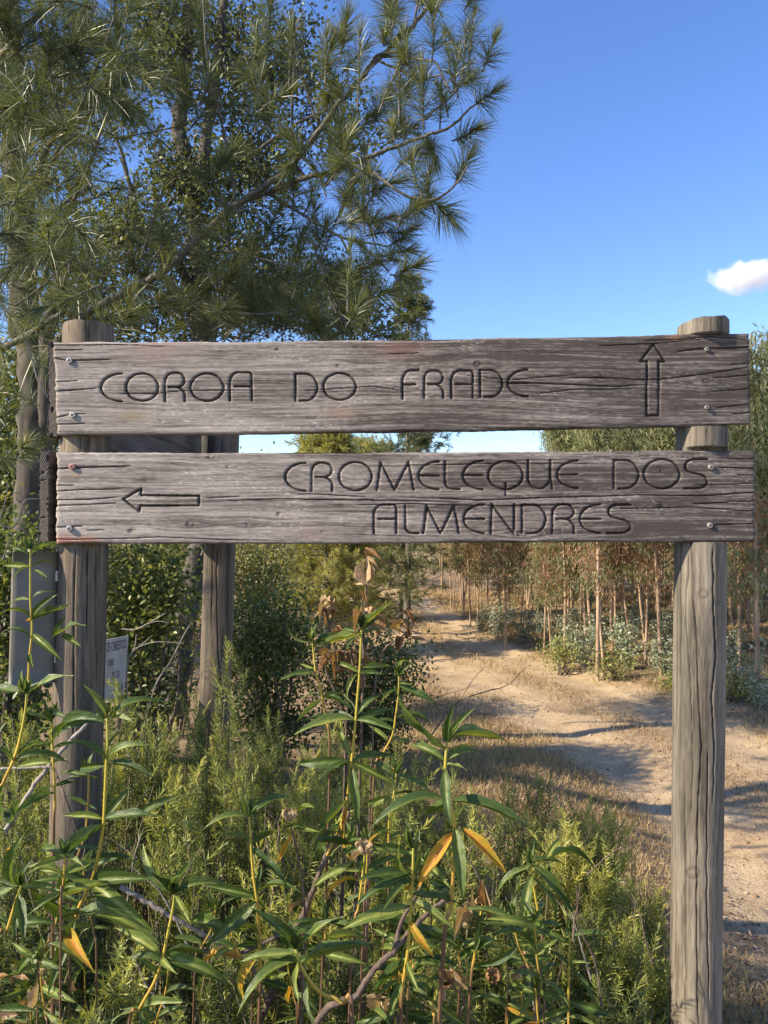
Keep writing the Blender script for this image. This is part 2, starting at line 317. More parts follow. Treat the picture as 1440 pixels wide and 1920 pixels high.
# ------------------------------------------------------------------ the big wooden sign
SY = 1.85                                   # distance of the front boards' face
def seg_dist(px, py, a, b):
    dx, dy = b[0] - a[0], b[1] - a[1]; L2 = dx * dx + dy * dy + 1e-9
    t = np.clip(((px - a[0]) * dx + (py - a[1]) * dy) / L2, 0, 1)
    return np.hypot(px - a[0] - t * dx, py - a[1] - t * dy), t
def arc(cx, cy, rx, ry, a0, a1, n=12):
    t = np.radians(np.linspace(a0, a1, n)); return [(cx + rx * math.cos(k), cy - ry * math.sin(k)) for k in t]
def glyph(ch):
    if ch == 'C': return [arc(1, .5, 1, .5, 90, 270, 18)]
    if ch == 'O': return [arc(.5, .5, .5, .5, 0, 360, 26)]
    if ch == 'Q': return [arc(.5, .5, .5, .5, 0, 360, 26), [(.5, .78), (.5, 1.2)]]
    if ch == 'E': return [arc(1, .5, 1, .5, 90, 270, 18), [(.05, .5), (1, .5)]]
    if ch == 'R': return [[(0, 1)] + arc(.4, .35, .4, .35, 180, 90, 8) + arc(.62, .25, .36, .25, 90, -90, 10) + [(.2, .5)], [(.6, .5)] + arc(.6, .8, .4, .28, 70, 0, 5) + [(1, 1)]]
    if ch == 'A': return [[(0, 1)] + arc(.4, .35, .4, .35, 180, 90, 8) + [(.8, 0)] + arc(.86, .12, .14, .12, 90, 0, 4) + [(1, 1)], [(.22, .5), (1, .5)]]
    if ch == 'D': return [[(0, 1), (0, 0), (.35, 0)] + arc(.45, .5, .55, .5, 90, -90, 14) + [(.2, 1)]]
    if ch == 'F': return [[(0, 1)] + arc(.5, .4, .5, .4, 180, 90, 8) + [(1, 0)], [(.05, .5), (.8, .5)]]
    if ch == 'M': return [[(0, 1), (.1, .02), (.48, 1), (.86, 0), (1, 1)]]
    if ch == 'N': return [[(0, 1), (.03, 0), (.97, 1), (1, 0)]]
    if ch == 'L': return [[(0, 0), (0, .7)] + arc(.5, .7, .5, .3, 180, 270, 6) + [(1, 1)]]
    if ch == 'U': return [[(0, 0), (0, .6)] + arc(.45, .6, .45, .4, 180, 360, 12) + [(.93, 0)], [(.93, .5), (1, 1)]]
    if ch == 'S': return [[(1, 0)] + arc(.45, .24, .42, .24, 90, 250, 9) + arc(.55, .76, .45, .24, 70, -90, 9) + [(0, 1)]]
def g1(x, y): return (x / 2, 560 + y / 2)
def g2(x, y): return (720 + x / 2, 560 + y / 2)
def word(spec, g):
    out = []
    for ch, x0, x1, y0, y1 in spec:
        for st in glyph(ch): out.append([g(x0 + (x1 - x0) * u, y0 + (y1 - y0) * v) for u, v in st])
    return out
strokes_top = word([('C', 378, 457, 281, 385), ('O', 472, 593, 280, 384), ('R', 618, 693, 278, 385), ('O', 714, 838, 280, 384), ('A', 862, 944, 276, 382),
                    ('D', 1108, 1190, 281, 383), ('O', 1213, 1335, 279, 380)], g1)
strokes_top += word([('F', 70, 130, 268, 375), ('R', 151, 223, 269, 373), ('A', 253, 334, 269, 372), ('D', 361, 445, 268, 368), ('E', 465, 540, 266, 367)], g2)
strokes_top += [[g2(*q) for q in [(1012, 170), (1055, 235), (1031, 235), (1031, 438), (985, 438), (988, 235), (962, 235), (1012, 170)]]]
strokes_low = word([('C', 1070, 1146, 616, 721), ('R', 1169, 1246, 616, 722), ('O', 1271, 1395, 613, 720)], g1)
strokes_low += word([('M', -26, 112, 612, 717), ('E', 130, 207, 611, 716), ('L', 229, 285, 610, 715), ('E', 297, 372, 609, 716), ('Q', 392, 522, 609, 716), ('U', 541, 632, 607, 713),
                     ('E', 650, 728, 608, 711), ('D', 863, 956, 606, 712), ('O', 976, 1110, 602, 713), ('S', 1128, 1214, 602, 712)], g2)
strokes_low += word([('A', -38, 47, 773, 880), ('L', 80, 131, 774, 880), ('M', 148, 282, 776, 880), ('E', 299, 376, 772, 880), ('N', 402, 490, 771, 882), ('D', 518, 607, 773, 880),
                     ('R', 632, 714, 772, 880), ('E', 735, 812, 772, 880), ('S', 840, 926, 773, 880)], g2)
strokes_low += [[g1(*q) for q in [(462, 752), (530, 712), (528, 737), (748, 740), (744, 776), (526, 777), (522, 800), (462, 752)]]]
knots_top = [(634, 686, 5), (634, 759, 4), (895, 684, 9), (745, 729, 7), (1125, 706, 6), (1324, 716, 9), (970, 748, 3), (520, 655, 4), (300, 790, 4)]
knots_low = [(247, 996, 8), (356, 984, 9), (460, 985, 6), (523, 964, 6), (606, 996, 5), (429, 876, 6), (1239, 880, 9), (1239, 947, 8), (978, 1001, 10), (1120, 916, 4), (1395, 961, 5), (395, 856, 9), (820, 906, 4), (700, 938, 4)]
cracks_top = [([(1250, 663), (1290, 657), (1325, 654), (1407, 651)], 2.0), ([(1030, 712), (1120, 708), (1238, 712), (1310, 703), (1330, 700), (1408, 687)], 1.3), ([(1332, 709), (1408, 702)], 1.3),
              ([(1367, 683), (1408, 681)], 1.4), ([(1330, 733), (1408, 728)], 1.1), ([(100, 671), (128, 676), (215, 673)], 1.8), ([(106, 733), (190, 728)], 1.3), ([(106, 783), (134, 777), (165, 776)], 1.5),
              ([(107, 795), (165, 794)], 1.3), ([(195, 741), (345, 733), (470, 731)], 0.9), ([(240, 738), (330, 738)], 0.9), ([(100, 647), (200, 646), (330, 650)], 0.9), ([(720, 664), (790, 661)], 0.9),
              ([(905, 716), (1010, 718), (1160, 725), (1230, 720)], 1.0), ([(980, 740), (1080, 730), (1210, 728)], 0.8), ([(560, 733), (700, 725), (760, 733)], 0.8), ([(1190, 640), (1280, 636), (1330, 629), (1400, 636)], 1.1),
              ([(1100, 648), (1240, 643), (1320, 635), (1380, 638)], 0.8), ([(1340, 764), (1408, 757)], 1.0), ([(103, 655), (160, 655)], 1.0), ([(103, 716), (150, 714)], 1.2), ([(1370, 776), (1408, 774)], 1.0), ([(840, 700), (960, 712), (1100, 700)], .6)]
cracks_low = [([(104, 879), (140, 877), (255, 874)], 2.6), ([(104, 921), (150, 918), (235, 917)], 1.4), ([(104, 938), (160, 937), (230, 931)], 1.2), ([(104, 949), (160, 946), (230, 942)], 1.2), ([(104, 988), (126, 987), (160, 986)], 2.2),
              ([(104, 910), (142, 909)], 1.0), ([(104, 1011), (140, 1012), (300, 1008), (480, 1014)], 0.9), ([(160, 995), (200, 994)], 0.8), ([(375, 942), (520, 936), (720, 939), (900, 941)], 1.0), ([(720, 930), (900, 938), (1010, 934), (1200, 928), (1320, 930), (1417, 923)], 1.5),
              ([(600, 948), (760, 945), (930, 949), (1180, 944)], 0.8), ([(1340, 876), (1417, 879)], 1.1), ([(1380, 890), (1417, 890)], 1.3), ([(1300, 909), (1417, 906)], 0.9), ([(1290, 944), (1417, 940)], 1.0), ([(1330, 985), (1417, 981)], 1.2),
              ([(720, 875), (840, 871), (1050, 868), (1140, 871)], 0.8), ([(380, 935), (455, 931)], 1.0), ([(1340, 858), (1417, 860)], 0.8), ([(540, 925), (700, 932)], 0.7), ([(1130, 955), (1300, 951), (1417, 958)], .7)]
def make_board(left, right, top, bot, strokes, knots, cracks, seed, bow, parent, Yf=SY, thick=0.034, stains=()):
    """front face is a dense relief; left/right/top/bot are polylines in photo pixels"""
    nu, nv = 600, 134
    u = np.linspace(0, 1, nu); v = np.linspace(0, 1, nv)
    tx = [q[0] for q in top]; ty = [q[1] for q in top]; bx_ = [q[0] for q in bot]; by_ = [q[1] for q in bot]
    U, Vv = np.meshgrid(u, v)
    lx = left[0] + (left[1] - left[0]) * Vv; rx = right[0] + (right[1] - right[0]) * Vv
    rag = (vnoise(Vv * 26, Vv * 0 + 1.3, seed + 40) - 0.5) * 4 * (ss(0.02, 0, U)) + (vnoise(Vv * 20, Vv * 0 + 5, seed + 41) - 0.5) * 3 * ss(0.98, 1, U)
    PX = lx + (rx - lx) * U + rag
    tpy = np.interp(PX, tx, ty) + (vnoise(PX / 60, PX * 0 + 3, seed + 7) - 0.5) * 2.2 + (vnoise(PX / 9, PX * 0, seed + 8) - 0.5) * 0.9
    bpy_ = np.interp(PX, bx_, by_) + (vnoise(PX / 80, PX * 0 + 9, seed + 9) - 0.5) * 2.0 + (vnoise(PX / 8, PX * 0, seed + 18) - 0.5) * 0.8
    PY = tpy + (bpy_ - tpy) * Vv
    # grain, bent round the knots
    W = PY + (vnoise(PX / 420, PY / 70, seed) - 0.5) * 20 + (vnoise(PX / 150, PY / 40, seed + 1) - 0.5) * 3.5
    kd = np.full(PX.shape, 9.0)
    for kx, ky, kr in knots:
        ex = (PX - kx) / (kr * 4.5); ey = (PY - ky) / (kr * 1.6)
        W = W + np.sign(PY - ky) * -kr * 0.9 * np.exp(-(ex ** 2 + ey ** 2)) * (1 - np.exp(-np.abs(PY - ky) / 2))
        kd = np.minimum(kd, np.hypot((PX - kx) / (kr * 0.75), (PY - ky) / (kr * 0.62)))
    gA = vnoise(PX / 230, W / 2.3, seed + 2); gB = vnoise(PX / 170, W / 4.4, seed + 3); gC = vnoise(PX / 420, W / 12, seed + 4); gD = vnoise(PX / 45, W / 1.6, seed + 5)
    fib = vnoise(PX / 9, PY / 1.6, seed + 6)
    grain = 0.27 * gA + 0.17 * gB + 0.16 * gC + 0.22 * gD + 0.18 * fib
    ridge = np.clip((np.maximum(gA, gB) - 0.80) / 0.2, 0, 1)                       # fine dark checks
    h = -0.0013 * (1 - grain) - 0.0008 * ridge
    gro = np.zeros(PX.shape)
    for st in strokes:
        for a, b in zip(st[:-1], st[1:]):
            x0, x1 = min(a[0], b[0]) - 7, max(a[0], b[0]) + 7; y0, y1 = min(a[1], b[1]) - 7, max(a[1], b[1]) + 7
            m = (PX > x0) & (PX < x1) & (PY > y0) & (PY < y1)
            if not m.any(): continue
            d, _ = seg_dist(PX[m], PY[m], a, b)
            d = d + (vnoise(PX[m] / 3, PY[m] / 3, seed + 11) - 0.5) * 0.9
            gro[m] = np.maximum(gro[m], (0.78 + 0.22 * vnoise(PX[m] / 14, PY[m] / 14, seed + 12)) * ss(2.75, 1.0, d + 0.5 * (vnoise(PX[m] / 25, PY[m] / 25, seed + 13) - 0.5)))
    crk = np.zeros(PX.shape)
    for pts, wdt in cracks:
        n = len(pts) - 1; xs = np.array([q[0] for q in pts]); ys = np.array([q[1] for q in pts])
        yy = np.interp(PX, xs, ys) + (vnoise(PX / 60, PX * 0 + wdt * 7, seed + 21) - 0.5) * 2.2
        tt = np.clip((PX - xs[0]) / (xs[-1] - xs[0]), 0, 1)
        ends = np.minimum(1.0 if xs[0] < left[0] + 12 else ss(0, 0.2, tt), 1.0 if xs[-1] > right[0] - 12 else ss(1, 0.8, tt))
        inside = (PX >= xs[0] - 1) & (PX <= xs[-1] + 1)
        wv = wdt * (0.35 + 0.65 * ends) * (0.55 + 0.6 * vnoise(PX / 35, PX * 0 + wdt, seed + 22)); crk = np.maximum(crk, np.where(inside, ss(wv * 0.62 + 0.62, wv * 0.15, np.abs(PY - yy)) * np.minimum(1, 0.35 + ends) * ends ** 0.5, 0))
    kn = ss(1.25, 0.75, kd); kring = np.exp(-((kd - 1.15) / 0.22) ** 2)
    h = h - 0.0052 * gro - 0.0045 * crk - 0.0010 * kring * vnoise(PX / 4, PY / 3, seed + 60) - 0.0016 * kn * ss(.35, .7, vnoise(PX / 3.5, PY / 3.5, seed + 61))
    # colour of the weathered wood
    tone = 0.36 + 2.1 * (grain - 0.5)
    patch = vnoise(PX / 130, PY / 45, seed + 30) * 0.6 + vnoise(PX / 40, PY / 18, seed + 31) * 0.4
    spk = np.clip((vnoise(PX / 5, PY / 2.2, seed + 33) - 0.70) * 3, 0, 1) * ss(0.45, 0.75, patch)
    right_dark = ss(0.0, 0.85, (PX - 100) / 1300)                                          # wood tone darkens towards the right end
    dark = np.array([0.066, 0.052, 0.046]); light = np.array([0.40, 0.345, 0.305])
    t = np.clip(tone + 0.40 * (patch - 0.5) - 0.54 * right_dark + 0.29, 0.02, 1)[..., None]
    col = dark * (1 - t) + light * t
    col = col + spk[..., None] * np.array([0.22, 0.21, 0.19])
    col = col * (1 - 0.55 * ridge[..., None]) * (1 - 0.85 * crk[..., None]) * (1 - 0.45 * kring[..., None] * vnoise(PX / 5, PY / 4, seed + 62)[..., None]) * (1 - 0.5 * (kn * ss(.4, .75, vnoise(PX / 3.5, PY / 3.5, seed + 61)))[..., None])
    for sx, sy, sr, sc_ in stains:
        m = np.exp(-(((PX - sx) / sr) ** 2 + ((PY - sy) / (sr * 0.35)) ** 2)) * (0.4 + 0.6 * gB)
        col = col * (1 - m[..., None]) + np.array(sc_) * m[..., None]
    lip = np.clip(vnoise(PX / 4, PY / 4, seed + 35) * 1.6 - 0.6, 0, 1)
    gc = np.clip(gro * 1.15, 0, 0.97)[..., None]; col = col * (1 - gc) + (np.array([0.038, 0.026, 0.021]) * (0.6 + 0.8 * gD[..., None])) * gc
    col = np.clip(col, 0.01, 0.9)
    X0 = (PX - 720) / F; Yd = Yf + bow * ((PX - 750) / 650) ** 2 * np.where(PX > 750, 1, -0.35) + (vnoise(PX / 400, PY / 100, seed + 50) - .5) * 0.004
    b = (960 - PY) / F; s = Yd / (cp - b * sp)
    Vf = np.stack([X0 * s, Yd - h, CAMZ + (sp + b * cp) * s], -1)
    # rounded arris
    er = np.minimum(np.minimum(Vv, 1 - Vv) * (nv - 1), np.minimum(U, 1 - U) * (nu - 1) * 1.4)
    Vf[..., 1] += 0.004 * np.exp(-er / 1.1)
    acc = Acc(); i, j = np.meshgrid(np.arange(nv - 1), np.arange(nu - 1), indexing='ij')
    Q = np.stack([i * nu + j, (i + 1) * nu + j, (i + 1) * nu + j + 1, i * nu + j + 1], -1).reshape(-1, 4)
    acc.add(Vf.reshape(-1, 3), None, Q); cols = [col.reshape(-1, 3)]
    ring = np.concatenate([Vf[0, :], Vf[1:, -1], Vf[-1, -2::-1], Vf[-2:0:-1, 0]]); rc = np.concatenate([col[0, :], col[1:, -1], col[-1, -2::-1], col[-2:0:-1, 0]])
    nr = len(ring); back = ring.copy(); back[:, 1] = Yf + thick + (back[:, 1] - Yf) * 0.3
    k = np.arange(nr); acc.add(np.concatenate([ring, back]), None, np.stack([k, (k + 1) % nr, nr + (k + 1) % nr, nr + k], -1)); cols += [rc * 0.9, rc * 0.8]
    bb = np.stack([back[0], back[nu - 1], back[nu - 1 + nv - 1], back[2 * nu + nv - 3]]); acc.add(bb, None, [[0, 1, 2, 3]]); cols.append(np.tile(dark * 1.6, (4, 1)))
    return acc.build('board', M_wood, parent, color=np.concatenate(cols))
def screw(px, py, Y, parent, mat, r=0.0078):
    c = P(px, py, Y); a = Acc(); n = 14
    th = np.linspace(0, 2 * np.pi, n, endpoint=False); R = [(r, 0.004), (r, -0.0012), (r * 0.82, -0.0034), (r * 0.35, -0.0038)]
    V = []
    for rr, d in R: V.append(np.stack([c[0] + rr * np.cos(th), np.full(n, c[1] + d), c[2] + rr * np.sin(th)], -1))
    V = np.concatenate(V); k = np.arange(n); Q = np.concatenate([np.stack([i * n + k, i * n + (k + 1) % n, (i + 1) * n + (k + 1) % n, (i + 1) * n + k], -1) for i in range(3)])
    a.add(V, None, Q); kk = np.arange(1, n - 1); a.add(V[-n:], np.stack([0 * kk, kk, kk + 1], -1))
    ang = random.Random(px).uniform(0, 0.8)
    for q in range(2):
        d = np.array([math.cos(ang + q * math.pi / 2), 0, math.sin(ang + q * math.pi / 2)]); e = np.array([-d[2], 0, d[0]])
        cc = c + np.array([0, -0.00395 - q * 0.0002, 0]); L, w = r * 0.55, r * 0.14
        a.add([cc - d * L - e * w, cc + d * L - e * w, cc + d * L + e * w, cc - d * L + e * w], None, [[0, 1, 2, 3]], mi=1)
    me = a.mesh('screw', [mat, M_dark], smooth=False)
    return link('screw', me, parent)

sign = thing('wooden_sign', 'weathered wooden trail sign of carved planks on round posts', 'sign', tuple(P(720, 990, 1.93) * [0, 1, 0] + [0, 0, 0]))
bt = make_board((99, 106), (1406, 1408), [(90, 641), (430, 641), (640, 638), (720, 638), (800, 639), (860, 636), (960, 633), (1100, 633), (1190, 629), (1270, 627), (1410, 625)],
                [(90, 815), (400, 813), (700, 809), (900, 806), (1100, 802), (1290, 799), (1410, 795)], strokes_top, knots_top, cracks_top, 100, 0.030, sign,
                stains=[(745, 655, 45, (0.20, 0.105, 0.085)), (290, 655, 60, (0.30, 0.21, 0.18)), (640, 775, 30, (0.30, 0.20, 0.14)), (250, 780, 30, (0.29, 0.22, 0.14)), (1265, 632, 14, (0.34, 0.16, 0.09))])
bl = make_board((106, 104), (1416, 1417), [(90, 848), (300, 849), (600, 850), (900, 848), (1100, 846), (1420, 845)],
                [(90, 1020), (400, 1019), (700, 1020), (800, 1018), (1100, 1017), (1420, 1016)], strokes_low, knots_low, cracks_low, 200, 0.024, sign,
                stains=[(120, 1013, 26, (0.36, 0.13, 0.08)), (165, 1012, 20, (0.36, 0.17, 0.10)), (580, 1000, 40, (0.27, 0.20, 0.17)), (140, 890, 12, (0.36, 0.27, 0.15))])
for x, y, m in ((130, 676, M_steel), (136, 778, M_steel)): screw(x, y, SY - 0.0115, bt, m)
for x, y in ((1325, 655), (1325, 764)): screw(x, y, SY + 0.0225, bt, M_steel, 0.0055)
for x, y, m in ((135, 875, M_rust), (130, 991, M_steel)): screw(x, y, SY - 0.0098, bl, m)
for x, y in ((1333, 876), (1331, 985)): screw(x, y, SY + 0.018, bl, M_steel, 0.007)

def make_post(top, bottom_px, Yc, r, zbot, notches, cracks, seed, tone_c, rows, lean_knots=()):
    """round post; top/bottom_px: centreline pixels; notches: (z_low, z_high, y_plane)"""
    A = P(top[0], top[1], Yc); A[2] = P(top[0], top[1], Yc - r)[2]; B = P(bottom_px[0], bottom_px[1], Yc)
    def cen(z): t = (z - B[2]) / (A[2] - B[2]); return B[0] + (A[0] - B[0]) * t
    zs = list(np.linspace(zbot, A[2], rows))
    for z0, z1, yp in notches: zs += [z0 - 0.0006, z0 + 0.0006, z1 - 0.0006, z1 + 0.0006]
    zs = np.array(sorted(zs)); nth = 180
    th = np.linspace(0, 2 * np.pi, nth, endpoint=False)
    Z, T = np.meshgrid(zs, th, indexing='ij')
    rr = r * (1 + 0.02 * (vnoise(Z * 1.6, Z * 0, seed) - 0.5) * 2) * (1 + 0.012 * (vnoise(np.cos(T) * 2.5 + Z * 0.7, np.sin(T) * 2.5, seed + 1) - 0.5) * 2)
    nxv, nyv = np.cos(T), np.sin(T)
    X = cen(Z) + rr * nxv; Y = Yc + rr * nyv
    px, py = proj(np.stack([X, Y, Z], -1).reshape(-1, 3)); px = px.reshape(X.shape); py = py.reshape(X.shape)
    front = nyv < 0.15
    arcl = T * r / 0.0013                                        # about one photo pixel of arc
    W = arcl + (vnoise(Z * 5, T * 2, seed + 2) - 0.5) * 8
    gA = vnoise(W / 2.5, Z * 6, seed + 3); gB = vnoise(W / 6, Z * 3.5, seed + 4); gC = vnoise(W / 16, Z * 2, seed + 5); fib = vnoise(W / 1.4, Z * 40, seed + 6)
    g = 0.30 * gA + 0.24 * gB + 0.22 * gC + 0.24 * fib
    chk = np.clip((np.maximum(gA, gB) - 0.80) / 0.18, 0, 1)
    crk = np.zeros(X.shape)
    for pts, wd in cracks:
        xs = np.array([q[0] for q in pts]); ys = np.array([q[1] for q in pts])
        xx = np.interp(py, ys, xs) + (vnoise(py / 30, py * 0 + wd, seed + 8) - 0.5) * 3
        ends = np.minimum(ss(ys[0] - 2, ys[0] + 25, py), ss(ys[-1] + 2, ys[-1] - 60, py))
        crk = np.maximum(crk, np.where(front & (py > ys[0] - 2) & (py < ys[-1] + 2), ss(wd * 0.75 + 0.7, wd * 0.25, np.abs(px - xx)) * ends, 0))
    kd = np.full(X.shape, 9.0)
    for kx, ky, kr in lean_knots: kd = np.minimum(kd, np.where(front, np.hypot((px - kx) / kr, (py - ky) / (kr * 0.8)), 9))
    kn = np.exp(-((kd - 1) / 0.3) ** 2)
    h = -0.0007 * (1 - g) - 0.0004 * chk - 0.0055 * crk - 0.0012 * kn
    X = X + nxv * h; Y = Y + nyv * h
    X = X + 0; Z = Z - 0.006 * vnoise(T * 3, T * 0 + 2, seed + 15) * np.exp(-(A[2] - Z) / 0.02) - 0.010 * (np.cos(T - 2.2) * 0.5 + 0.5) * ss(A[2] - 0.03, A[2], Z); topfade = np.exp(-(A[2] - Z) / 0.004); X = X - nxv * 0.003 * topfade; Y = Y - nyv * 0.003 * topfade
    for z0, z1, yp in notches:
        m = (Z > z0) & (Z < z1); Y = np.where(m, np.maximum(Y, yp), Y)
    base = np.array(tone_c); dark = base * 0.34; light = np.minimum(base * 1.6, 0.6)
    patch = vnoise(T * 2 + 3, Z * 4, seed + 9) * 0.6 + vnoise(T * 5, Z * 11, seed + 10) * 0.4
    t = np.clip(0.42 + 1.7 * (g - 0.5) + 0.5 * (patch - 0.5), 0, 1)[..., None]
    col = dark * (1 - t) + light * t
    stn = ss(0.55, 0.8, vnoise(T * 1.4 + 9, Z * 3.1, seed + 13))[..., None]; col = col * (1 - 0.4 * stn); alg = ss(0.5, 0.8, vnoise(T * 1.7, Z * 2.2, seed + 12))[..., None]; col = col * (1 - 0.16 * alg) + np.array([0.19, 0.19, 0.14]) * 0.16 * alg
    col = col * (1 - 0.62 * chk[..., None]) * (1 - 0.9 * crk[..., None]) * (1 - 0.4 * kn[..., None])
    V = np.stack([X, Y, Z], -1); nr = len(zs); acc = Acc(); i, j = np.meshgrid(np.arange(nr - 1), np.arange(nth), indexing='ij'); k = (j + 1) % nth
    acc.add(V.reshape(-1, 3), None, np.stack([i * nth + j, i * nth + k, (i + 1) * nth + k, (i + 1) * nth + j], -1).reshape(-1, 4))
    ctr = V[-1].mean(0) + [0, 0, 0.001]; tt = np.concatenate([V[-1], ctr[None]]); jj_ = np.arange(nth)
    acc.add(tt, np.stack([jj_, (jj_ + 1) % nth, 0 * jj_ + nth], -1))
    return acc.build('post', M_wood, sign, color=np.concatenate([col.reshape(-1, 3), col[-1], col[-1].mean(0)[None]]))
def zat(py, Y=SY): return P(720, py, Y)[2]
# right post: notched to take the planks, a chunk of full round left between them
RY = SY + 0.008 + 0.061
make_post((1318, 588), (1304, 1900), RY, 0.061, -0.7, [(zat(797), zat(620), SY + 0.037), (zat(1017), zat(836), SY + 0.037)],
          [([(1337, 1020), (1337, 1102), (1340, 1177), (1342, 1232), (1335, 1308), (1340, 1396), (1336, 1520)], 1.5), ([(1299, 1110), (1305, 1177), (1307, 1254), (1310, 1308), (1316, 1396), (1309, 1500), (1306, 1640), (1307, 1800), (1309, 1950)], 1.3),
           ([(1292, 1030), (1287, 1111), (1286, 1177), (1294, 1286), (1299, 1396), (1295, 1560)], 0.8), ([(1275, 1060), (1277, 1140), (1274, 1300)], 0.6), ([(1313, 590), (1314, 622)], 1.3), ([(1326, 798), (1327, 836)], 1.6), ([(1345, 590), (1346, 626)], 0.6),
           ([(1328, 1400), (1325, 1620), (1330, 1900)], 0.9), ([(1283, 1480), (1286, 1700), (1284, 1930)], 0.7)], 300, (0.190, 0.160, 0.125), 620, [(1319, 1114, 9), (1300, 1637, 12), (1345, 1130, 5)])
LY = SY + 0.034 + 0.004 + 0.0605 - 0.03
make_post((166, 596), (146, 1360), LY, 0.0605, -0.1, [(zat(813), zat(641), SY + 0.037), (zat(1018.5), zat(849), SY + 0.037)],
          [([(161, 597), (161, 642)], 1.0), ([(129, 597), (130, 642)], 0.5), ([(203, 597), (203, 642)], 0.7), ([(150, 814), (151, 848)], 0.9), ([(141, 1022), (139, 1130), (138, 1230), (137, 1290), (138, 1400)], 1.3), ([(163, 1022), (164, 1100), (163, 1220)], 0.7), ([(180, 1022), (181, 1300)], 0.5)],
          340, (0.165, 0.130, 0.095), 300)
TY = 3.02
make_post((424, 668), (403, 1310), TY, 0.060, -0.1, [], [([(409, 1022), (405, 1070), (407, 1150), (409, 1213), (413, 1270), (413, 1330)], 1.0), ([(398, 1030), (396, 1200)], 0.4)], 360, (0.17, 0.128, 0.094), 260, [(387, 1265, 9), (390, 1130, 8), (390, 1245, 6)])
# the second pair of planks, running back from the near post to the rear post
def back_board(py0, py1, seed, dx=0.0):
    z0, z1 = zat(py1), zat(py0)
    a = np.array([-0.807 + dx, SY + 0.0 + dx]); b = np.array([-0.752, 3.16]); d = nrm(b - a); nrml = np.array([d[1], -d[0]])
    L = np.linalg.norm(b - a); th = 0.026; nu, nv = 90, 40
    acc = Acc(); cols = []
    def face(org, du, dv, n1, n2, out, end):
        u, v = np.meshgrid(np.linspace(0, 1, n1), np.linspace(0, 1, n2)); V = org + u[..., None] * du + v[..., None] * dv
        if end:
            gr = np.sin(np.hypot((u - 1.6) * 2.2, (v - 0.32) * 6.5) * 26 + 4 * vnoise(u * 3, v * 9, seed)) * 0.5 + 0.5
            ck = np.clip((vnoise(u * 2.2, v * 34, seed + 3) - 0.72) * 5, 0, 1); g = np.clip(gr * 0.7 + 0.3 * vnoise(u * 12, v * 60, seed + 1), 0, 1)
        else:
            g = 0.5 * vnoise(u * 5, v * 50, seed) + 0.5 * vnoise(u * 9, v * 18, seed + 1); ck = np.clip((vnoise(u * 4, v * 36, seed + 3) - 0.82) * 5, 0, 1)
        V = V + np.array(out) * (-(1 - g[..., None]) * 0.0025 - ck[..., None] * 0.004)
        i, j = np.meshgrid(np.arange(n2 - 1), np.arange(n1 - 1), indexing='ij')
        acc.add(V.reshape(-1, 3), None, np.stack([i * n1 + j, i * n1 + j + 1, (i + 1) * n1 + j + 1, (i + 1) * n1 + j], -1).reshape(-1, 4))
        c = np.array([0.045, 0.036, 0.029]) * (1 - g[..., None]) + np.array([0.20, 0.165, 0.135]) * g[..., None]
        cols.append((c * (1 - 0.8 * ck[..., None])).reshape(-1, 3))
    A0 = np.array([*a, z0]); D = np.array([*(d * L), 0]); N = np.array([*nrml, 0]); H = np.array([0, 0, z1 - z0])
    face(A0 - N * th, N * th, H, 18, 130, -D / L, True)                      # end grain towards the path
    face(A0 + D, -N * th, H, 6, 20, D / L, True)
    face(A0, D, H, nu, nv, N, False); face(A0 - N * th + D, -D, H, nu, nv, -N, False)
    face(A0 - N * th + H, N * th, D, 6, nu, (0, 0, 1), False); face(A0 - N * th, D, N * th, nu, 6, (0, 0, -1), False)
    o = acc.build('board', M_wood, sign, color=np.concatenate(cols)); return o
b3 = back_board(637, 818, 500, 0.014); b4 = back_board(845, 1016, 520)
# ------------------------------------------------------------------ grey sheet panel beside the near post
def box(acc, c0, ex, ey, ez, mi=0):
    V = []
    for k in (0, 1):
        for j in (0, 1):
            for i in (0, 1): V.append(np.asarray(c0) + i * np.asarray(ex) + j * np.asarray(ey) + k * np.asarray(ez))
    acc.add(V, None, [[0, 2, 3, 1], [4, 5, 7, 6], [0, 1, 5, 4], [2, 6, 7, 3], [0, 4, 6, 2], [1, 3, 7, 5]], mi=mi)
gp = thing('grey_panel', 'plain grey sheet panel fixed beside the left round post', 'panel', (-0.86, 1.86, 0.2))
a = Acc(); PY_ = 1.86
prof = [(-0.880, 0.004), (-0.874, 0), (-0.85, 0.0), (-0.82, 0.001), (-0.806, 0.004), (-0.798, 0.012), (-0.795, 0.024)]
zt, zb = P(50, 1034, PY_)[2], P(50, 1282, PY_)[2]
nz = 8; pv = []
for k in range(nz):
    z = zb + (zt - zb) * k / (nz - 1)
    for (x, d) in prof: pv.append((x - 0.006 * (1 - k / (nz - 1)), PY_ + d - 0.055 * (-0.795 - x) / 0.11, z))
    for (x, d) in prof[::-1]: pv.append((x - 0.006 * (1 - k / (nz - 1)), PY_ + d + 0.003 - 0.055 * (-0.795 - x) / 0.11, z))
m_ = len(prof) * 2; q = [[k * m_ + i, k * m_ + (i + 1) % m_, (k + 1) * m_ + (i + 1) % m_, (k + 1) * m_ + i] for k in range(nz - 1) for i in range(m_)]
n_ = len(prof); q += [[i, i + 1, m_ - 2 - i, m_ - 1 - i] for i in range(n_ - 1)]; o_ = (nz - 1) * m_; q += [[o_ + i + 1, o_ + i, o_ + m_ - 1 - i, o_ + m_ - 2 - i] for i in range(n_ - 1)]
a.add(pv, None, q); a.build('sheet', M_panel, gp)
for zz in (zt - 0.06, zb + 0.06):
    a = Acc(); box(a, (-0.80, 1.872, zz - 0.012), (0.05, 0.02, 0), (0, 0.003, 0), (0, 0, 0.024)); a.build('bracket', M_steel, gp, smooth=False)
